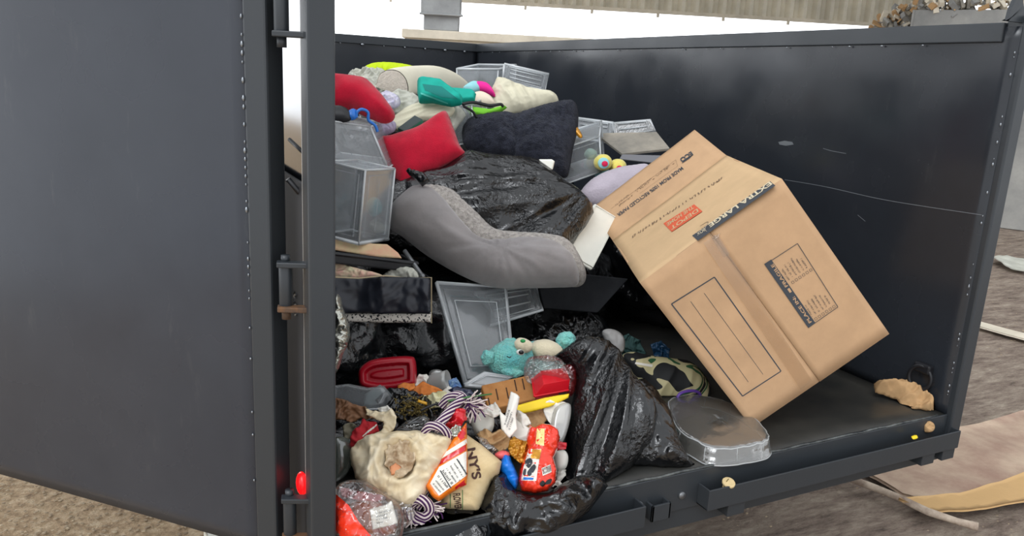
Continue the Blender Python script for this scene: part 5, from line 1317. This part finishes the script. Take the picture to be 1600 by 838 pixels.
# further loose scraps
def scrap(name, px, y, m, label, cat='scrap', amp=.01, sc=26, rag=2.0, n=None): return lump(name, px, y, .0025, m, label, cat, n=n, sm=False, rag=rag, R=.002, warp=[crumple(sc, amp, len(px)+int(px[0][0]))])
scrap('tissue', [(590, 640), (606, 636), (616, 644), (610, 652), (596, 652)], .24, M_paper, 'small white tissue beside the curled cream cloth strip', 'tissue')
scrap('wrapper', [(756, 636), (776, 630), (782, 645), (770, 656), (758, 650)], .2, M_paper, 'white wrapper behind the tall white receipt', 'wrapper')
scrap('film', [(742, 684), (760, 690), (778, 704), (790, 716), (776, 720), (756, 704)], .14, M_film, 'clear film between the canvas bag and the kraft paper', 'film', .012)
scrap('wrapper', [(596, 664), (612, 656), (624, 662), (620, 674), (602, 676)], .2, mat('black_grey_wrapper', (60, 58, 60), .3), 'dark wrapper left of the clear fork packet', 'wrapper')
scrap('wrapper', [(534, 668), (548, 658), (556, 666), (552, 684), (538, 690)], .25, mat('olive_wrapper', (110, 104, 84), .6), 'olive paper wrapper left of the red cloth', 'wrapper')
scrap('tissue', [(808, 640), (822, 650), (830, 664), (818, 672), (806, 660)], .16, M_paper, 'torn white tissue right of the tall white receipt', 'tissue')
scrap('film', [(600, 768), (640, 780), (650, 806), (630, 830), (606, 810), (596, 790)], .035, M_film, 'clear film sheet between the stained cloth and the square receipt', 'film', .012, 20)
scrap('tissue', [(858, 752), (872, 748), (880, 758), (868, 770), (858, 768)], .07, M_paper, 'white tissue corner at the bottom right of the candy bag', 'tissue')
scrap('wrapper', [(700, 610), (716, 604), (735, 610), (745, 622), (730, 626), (712, 620)], .3, mat('navy_wrapper', (40, 44, 70), .3), 'dark navy wrapper behind the tassel of the rope toy', 'wrapper')
scrap('leaf', [(664, 672), (680, 664), (690, 668), (684, 676)], .17, M_herb, 'dry brown leaf beside the top knot of the rope toy', 'leaf', .006)
# perforated tan card, red tub, yellow paper, cellophane
pc, P_, cn_ = slab('corrugated_card', [(752, 602), (826, 586), (838, 622), (764, 640)], (.36, .36, .27, .27), .03, M_tan, 'tan slotted cardboard insert in front of the plush bear', 'cardboard', bevel=.004)
for k, (x, y) in enumerate(((774, 608), (790, 606), (803, 594), (815, 592), (762, 622))):
    decal(pc, 'slot', [(x, y), (x+1.8, y-.5), (x+5.5, y+17), (x+3.6, y+17.5)], M_slot, step=4, off=.002)
rb = thing('red_tub', pt((858, 612, .3)), 'bright red square plastic tub on the yellow paper', 'tub')
P = [pt(p) for p in ((835, 620, .23), (888, 610, .23), (880, 586, .3), (831, 592, .3))]
bb = B(); dn_ = Vector((0, .03, -.05)); cc = sum(P, Vector())/4
V = P+[cc+(p-cc)*.78+Vector((.01, -.01, .03)) for p in P]
bb.add(V, [(0, 1, 5, 4), (1, 2, 6, 5), (2, 3, 7, 6), (3, 0, 4, 7), (4, 5, 6, 7)]); bb.add([p+dn_ for p in P], [(3, 2, 1, 0)]); bb.tube(P+[P[0]], .003, 6)
bb.obj('tub_body', M_red2, rb, bevel=.003)
lump('yellow_paper', [(802, 644), (806, 634), (850, 622), (890, 615), (888, 622), (860, 636), (830, 644), (812, 647)], .2, .004, M_yellow, 'yellow paper sheet under the red square tub', 'paper', sm=False, R=.002, warp=[lumpy(12, .006, 3)])
lump('red_cellophane', [(876, 575), (890, 570), (900, 580), (900, 606), (890, 620), (878, 600)], .27, .02, M_red_film, 'dark red cellophane between the red tub and the tall black bag', 'film', fn=crumple(26, .01, 3))
lump('cellophane', [(818, 575), (826, 560), (850, 556), (872, 560), (884, 572), (896, 590), (886, 600), (850, 592), (830, 600), (820, 592)], .29, .03, M_film, 'crinkled clear cellophane over the red tub and the bear', 'film', fn=[crumple(26, .012, 3), crumple(60, .005, 4)])
# red candy bag and friends
cb_ = lump('candy_bag', [(826, 670), (828, 664), (834, 668), (845, 662), (862, 664), (872, 670), (875, 684), (872, 700), (865, 716), (870, 735), (868, 755), (856, 768), (835, 772), (815, 768), (810, 752), (812, 735), (818, 715), (824, 700), (822, 685)], .06, .035, M_redwrap, 'shiny orange-red candy bag standing in the opening of the black bag', 'bag', sm=False, R=.025, fn=[crumple(28, .008, 3), crumple(60, .002, 5)], s=.0034)
decal(cb_, 'yellow_panel', [(839, 670), (851, 670), (850, 697), (837, 694)], mat('pale_yellow_print', (232, 214, 140), .35), step=4)
decal(cb_, 'picture_panel', [(826, 702), (846, 702), (842, 722), (838, 752), (814, 751), (818, 730)], M_paper, step=4)
decal(cb_, 'gold_panel', [(832, 702), (846, 703), (843, 718), (829, 716)], M_gold, step=4, off=.003)
for q in ([(820, 722), (828, 716), (832, 722), (826, 732)], [(824, 738), (834, 726), (837, 732), (828, 744)], [(818, 735), (822, 733), (821, 742), (817, 742)]): decal(cb_, 'dark_print', q, M_ink, step=3, off=.003, sm=True)
decal(cb_, 'blue_print', [(818, 746), (834, 747), (833, 750), (817, 750)], M_blue, step=3, off=.003)
bc_ = decal(cb_, 'bar_code', [(846, 732), (860, 726), (862, 738), (848, 744)], M_paper, step=4)
for k in range(6): decal(cb_, 'bar', [(848+k*2.2, 732-k*.9), (849+k*2.2, 731.6-k*.9), (850+k*2.2, 741-k*.9), (849+k*2.2, 741.5-k*.9)], M_ink, step=3, off=.003)
for q in ([(843, 757), (848, 751), (852, 756), (848, 761)], [(851, 757), (856, 750), (862, 749), (860, 756)]): decal(cb_, 'dark_print', q, M_eye, step=3, off=.003, sm=True)
lump('gold_wrapper', [(796, 690), (804, 682), (816, 690), (826, 692), (822, 712), (812, 724), (800, 716), (794, 702)], .1, .0025, M_gold, 'gold foil wrapper left of the red candy bag', 'wrapper', sm=False, rag=2.5, R=.002, warp=[crumple(34, 0.012, 1)])
lump('pink_scrap', [(773, 710), (785, 704), (796, 708), (794, 716), (780, 718)], .1, .01, mat('coral_plastic', (226, 96, 96), .4), 'coral pink scrap above the bright blue bag', 'scrap')
bz = lump('blue_bag', [(784, 718), (788, 710), (796, 712), (800, 722), (806, 735), (811, 750), (806, 765), (796, 756), (786, 742), (780, 732)], .075, .02, mat('bright_blue_film', (20, 116, 214), .25, bump=(40, .4, .004)), 'bright blue plastic wrapper between the gold wrapper and the black bag', 'wrapper', fn=crumple(26, .006, 2))
lump('crimson_scrap', [(866, 698), (876, 690), (886, 694), (884, 704), (870, 706)], .09, .0025, M_crim, 'crimson scrap right of the red candy bag', 'scrap', sm=False, rag=1.5, R=.002, warp=[crumple(40, 0.008, 14)])
lump('printed_cup', [(868, 706), (882, 704), (888, 715), (884, 732), (870, 736), (866, 720)], .1, .02, M_paper, 'white printed paper cup right of the red candy bag', 'cup')
lump('napkin', [(868, 736), (884, 732), (884, 745), (872, 756), (866, 748)], .09, .0025, M_paper, 'white napkin end beneath the printed cup', 'napkin', sm=False, rag=2.5, R=.002, warp=[crumple(30, 0.01, 17)])
# red clear bag with receipt by the left post
rcb = lump('red_clear_bag', [(522, 770), (540, 752), (570, 752), (600, 770), (625, 790), (632, 815), (620, 850), (560, 860), (522, 830)], .02, .035, M_film, 'clear red-printed plastic bag at the foot of the left post', 'bag', fn=[crumple(16, .01, 3), crumple(50, .004, 4)])
decal(rcb, 'red_print', [(522, 770), (545, 790), (560, 815), (580, 838), (575, 846), (522, 846)], M_redwrap, step=4)
decal(rcb, 'red_print', [(530, 760), (560, 768), (600, 772), (596, 784), (560, 782), (535, 776)], M_red_film, step=4)
lump('bread_roll', [(545, 790), (575, 780), (610, 795), (620, 825), (600, 850), (555, 850), (538, 825)], .05, .035, mat('red_brown_sauce_food', (150, 60, 50), .6, var=(14, .4), c2=(176, 110, 70)), 'red-brown food inside the clear red bag at the left post', 'food', fn=crumple(22, .008, 8))
rc_ = lump('receipt', [(577, 796), (603, 789), (612, 782), (622, 818), (600, 824), (582, 828)], -.02, .003, M_paper, 'square white receipt stuck to the clear red bag', 'receipt', sm=False, R=.002, warp=[lumpy(20, .004, 3)])
print_lines(rc_, [((588, 804), (612, 798), 3), ((588, 809), (606, 805), 3), ((588, 814), (606, 810), 3), ((589, 819), (600, 817), 3)], M_ink)
# ---- the big draped black bag -----------------------------------------------------
lump('garbage_bag', [(864, 558), (878, 548), (895, 535), (912, 528), (935, 529), (958, 540), (972, 556), (984, 578), (1000, 600), (1020, 625), (1030, 650), (1020, 690), (985, 735), (940, 775), (900, 805), (870, 812), (862, 780), (880, 720), (886, 660), (896, 620), (900, 590), (884, 570)], .21, .085, M_bag, 'tall shiny black garbage bag draped over the sill with fanned folds', 'garbage bag', n=(-.4, -.72, .55), sm=False,
     fn=[('radial', 1010, 420, 7, .018, 4, 1.0), ('radial', 1010, 420, 19, .006, 9, .8), lumpy(9, .012, 3), crumple(50, .001, 2)], R=.07, s=.0055, minz=.002)
lump('garbage_bag', [(985, 600), (1005, 592), (1030, 615), (1048, 645), (1062, 690), (1085, 735), (1060, 742), (1010, 742), (970, 745), (960, 720), (975, 660)], .14, .09, M_bag, 'small rounded black garbage bag bulging right of the tall draped bag', 'garbage bag', n=(-.4, -.6, .65), sm=False,
     fn=[lumpy(10, .012, 3), crumple(26, .006, 5), crumple(60, .002, 6)], R=.08, s=.006, minz=.003)
lump('garbage_bag', [(742, 838), (742, 800), (752, 770), (764, 752), (757, 742), (780, 740), (786, 728), (796, 746), (806, 765), (830, 772), (858, 770), (880, 755), (900, 745), (935, 740), (950, 760), (920, 800), (890, 822), (860, 838), (800, 850), (760, 850)], .035, .055, M_bag, 'crumpled black garbage bag in the lower front, open around the red candy bag', 'garbage bag', n=(-.4, -.7, .6), sm=False,
     fn=[crumple(10, .015, 5), crumple(24, .006, 7)], R=.05, s=.0055)
lump('black_lining', [(640, 792), (740, 796), (760, 838), (700, 850), (620, 850)], .03, .01, M_bag2, 'flat black plastic sheet on the sill under the canvas bag', 'plastic sheet', n=NU, fn=crumple(14, .005, 4))

# ================================================================== THINGS ON THE GROUND
def gsheet(name, px, z, th, m, label, cat, warp_=0, seed=0, n=26):
    P = [at(x, y, Z=z) for x, y in px]; c = sum(P, Vector())/len(P)
    Q = np.array([(p.x, p.y) for p in P]); bp = []
    per = np.sqrt(((np.roll(Q, -1, 0)-Q)**2).sum(1)); s = per.sum()/90
    for a, b, l in zip(Q, np.roll(Q, -1, 0), per):
        k = max(1, int(l/s))
        for j in range(k): bp.append(a+(b-a)*j/k)
    bp = np.array(bp); x0, y0 = Q.min(0); x1, y1 = Q.max(0)
    G = np.array([(x, y) for x in np.arange(x0, x1, s) for y in np.arange(y0, y1, s)]); G = G[sdist(G, Q) > s*.5]
    pts = np.vstack([bp, G]); nb = len(bp)
    vs, es, fs, *_ = delaunay_2d_cdt([Vector(p) for p in pts.tolist()], [(i, (i+1) % nb) for i in range(nb)], [], 1, 1e-7)
    V = [Vector((v.x, v.y, z+warp_*noise.noise(Vector((v.x*2.2, v.y*2.2, seed)))+warp_*.3*noise.noise(Vector((v.x*9, v.y*9, seed))))) for v in vs]; k = len(V)
    V += [v-Vector((0, 0, th)) for v in V]; F = [tuple(f) for f in fs]+[tuple(i+k for i in reversed(f)) for f in fs]+[(i, i+k, (i+1) % nb+k, (i+1) % nb) for i in range(nb)]
    o = obj(name, V, F, m); tag(o, label, cat); return o
M_wetcard = mat('muddy_cardboard', (204, 182, 158), .8, var=(3, .35), c2=(158, 128, 112), bump=(16, .5, .01))
gsheet('flattened_cardboard', [(1338, 724), (1400, 700), (1470, 672), (1600, 640), (1700, 660), (1700, 745), (1600, 785), (1540, 790), (1440, 782), (1410, 772), (1370, 745)], GZ+.05, .015, M_wetcard, 'large muddy sheet of flattened cardboard on the ground right of the trailer', 'cardboard', .03, 2)
gsheet('brown_paper', [(1405, 776), (1500, 770), (1560, 752), (1600, 738), (1640, 735), (1640, 770), (1600, 782), (1540, 793), (1450, 796)], GZ+.075, .012, mat('golden_brown_paper', (202, 164, 112), .8, bump=(20, .4, .01)), 'golden brown folded paper edge along the near side of the muddy cardboard', 'paper', .02, 5)
bb = B(); bb.tube([at(x, y, Z=GZ+.06) for x, y in ((1312, 742), (1360, 760), (1400, 776), (1450, 800), (1495, 815), (1528, 824))], [.014, .016, .015, .016, .014, .018], 10)
tag(bb.obj('cardboard_tube', mat('muddy_pale_stick', (214, 198, 178), .8, var=(9, .6), c2=(120, 98, 84)), smooth=True), 'long pale muddy stick lying in front of the flattened cardboard', 'stick')
gsheet('plastic_scrap', [(1548, 405), (1575, 400), (1605, 404), (1605, 424), (1580, 420)], GZ+.05, .006, M_greyw, 'white plastic scrap on the ground behind the right post', 'scrap', .05, 3)
gsheet('pale_slat', [(1530, 502), (1600, 520), (1640, 534), (1640, 545), (1600, 530), (1528, 510)], GZ+.04, .01, M_concl, 'long pale slat on the ground to the right of the right post', 'slat', .01, 3)
gsheet('white_board', [(1385, 828), (1420, 815), (1450, 838), (1440, 860), (1390, 850)], GZ+.04, .01, M_conc, 'grey rag on the wet ground at the bottom right', 'rag', .02, 3) if False else None
gsheet('plastic_sheet', [(318, 826), (352, 826), (405, 848), (330, 850)], GZ+.1, .03, M_white, 'white plastic panel on the ground under the open door', 'panel', .0, 3)
bb = B(); random.seed(4)
for k in range(26):
    x, y = 970+random.gauss(0, 9), 838+random.gauss(0, 3); p = at(x, y, Z=GZ+.02); bb.tube([p, p+Vector((random.uniform(-.02, .02), random.uniform(-.02, .02), random.uniform(.02, .05)))], [.003, .0008], 4)
tag(bb.obj('weed', mat('weed_green', (96, 140, 60), .7)), 'tuft of green weed on the ground below the left tray', 'weed', kind='stuff')
# pebbles on the pale ground left and the dark ground right
bb = B(); random.seed(14)
for k in range(900):
    if k % 3: p = at(random.uniform(-60, 300), random.uniform(745, 850), Z=GZ)
    else: p = at(random.uniform(1510, 1620), random.uniform(360, 560), Z=GZ) if k % 2 else at(random.uniform(1080, 1620), random.uniform(720, 850), Z=GZ)
    if p.y > 14 : continue
    r = random.uniform(.0015, .006)*(1 if p.y < 4 else 1.6); bb.ell(p+Vector((0, 0, .006)), (Vector((r*1.5, 0, 0)), Vector((0, r, 0)), Vector((0, 0, r*.6))), nz=.4*r, nsc=90, seg=7)
tag(bb.obj('pebbles', mat('pebble_stone', (196, 178, 150), .9, var=(30, .3), c2=(140, 122, 100))), 'pebbles and crumbs strewn over the ground around the trailer', 'pebbles', kind='stuff')
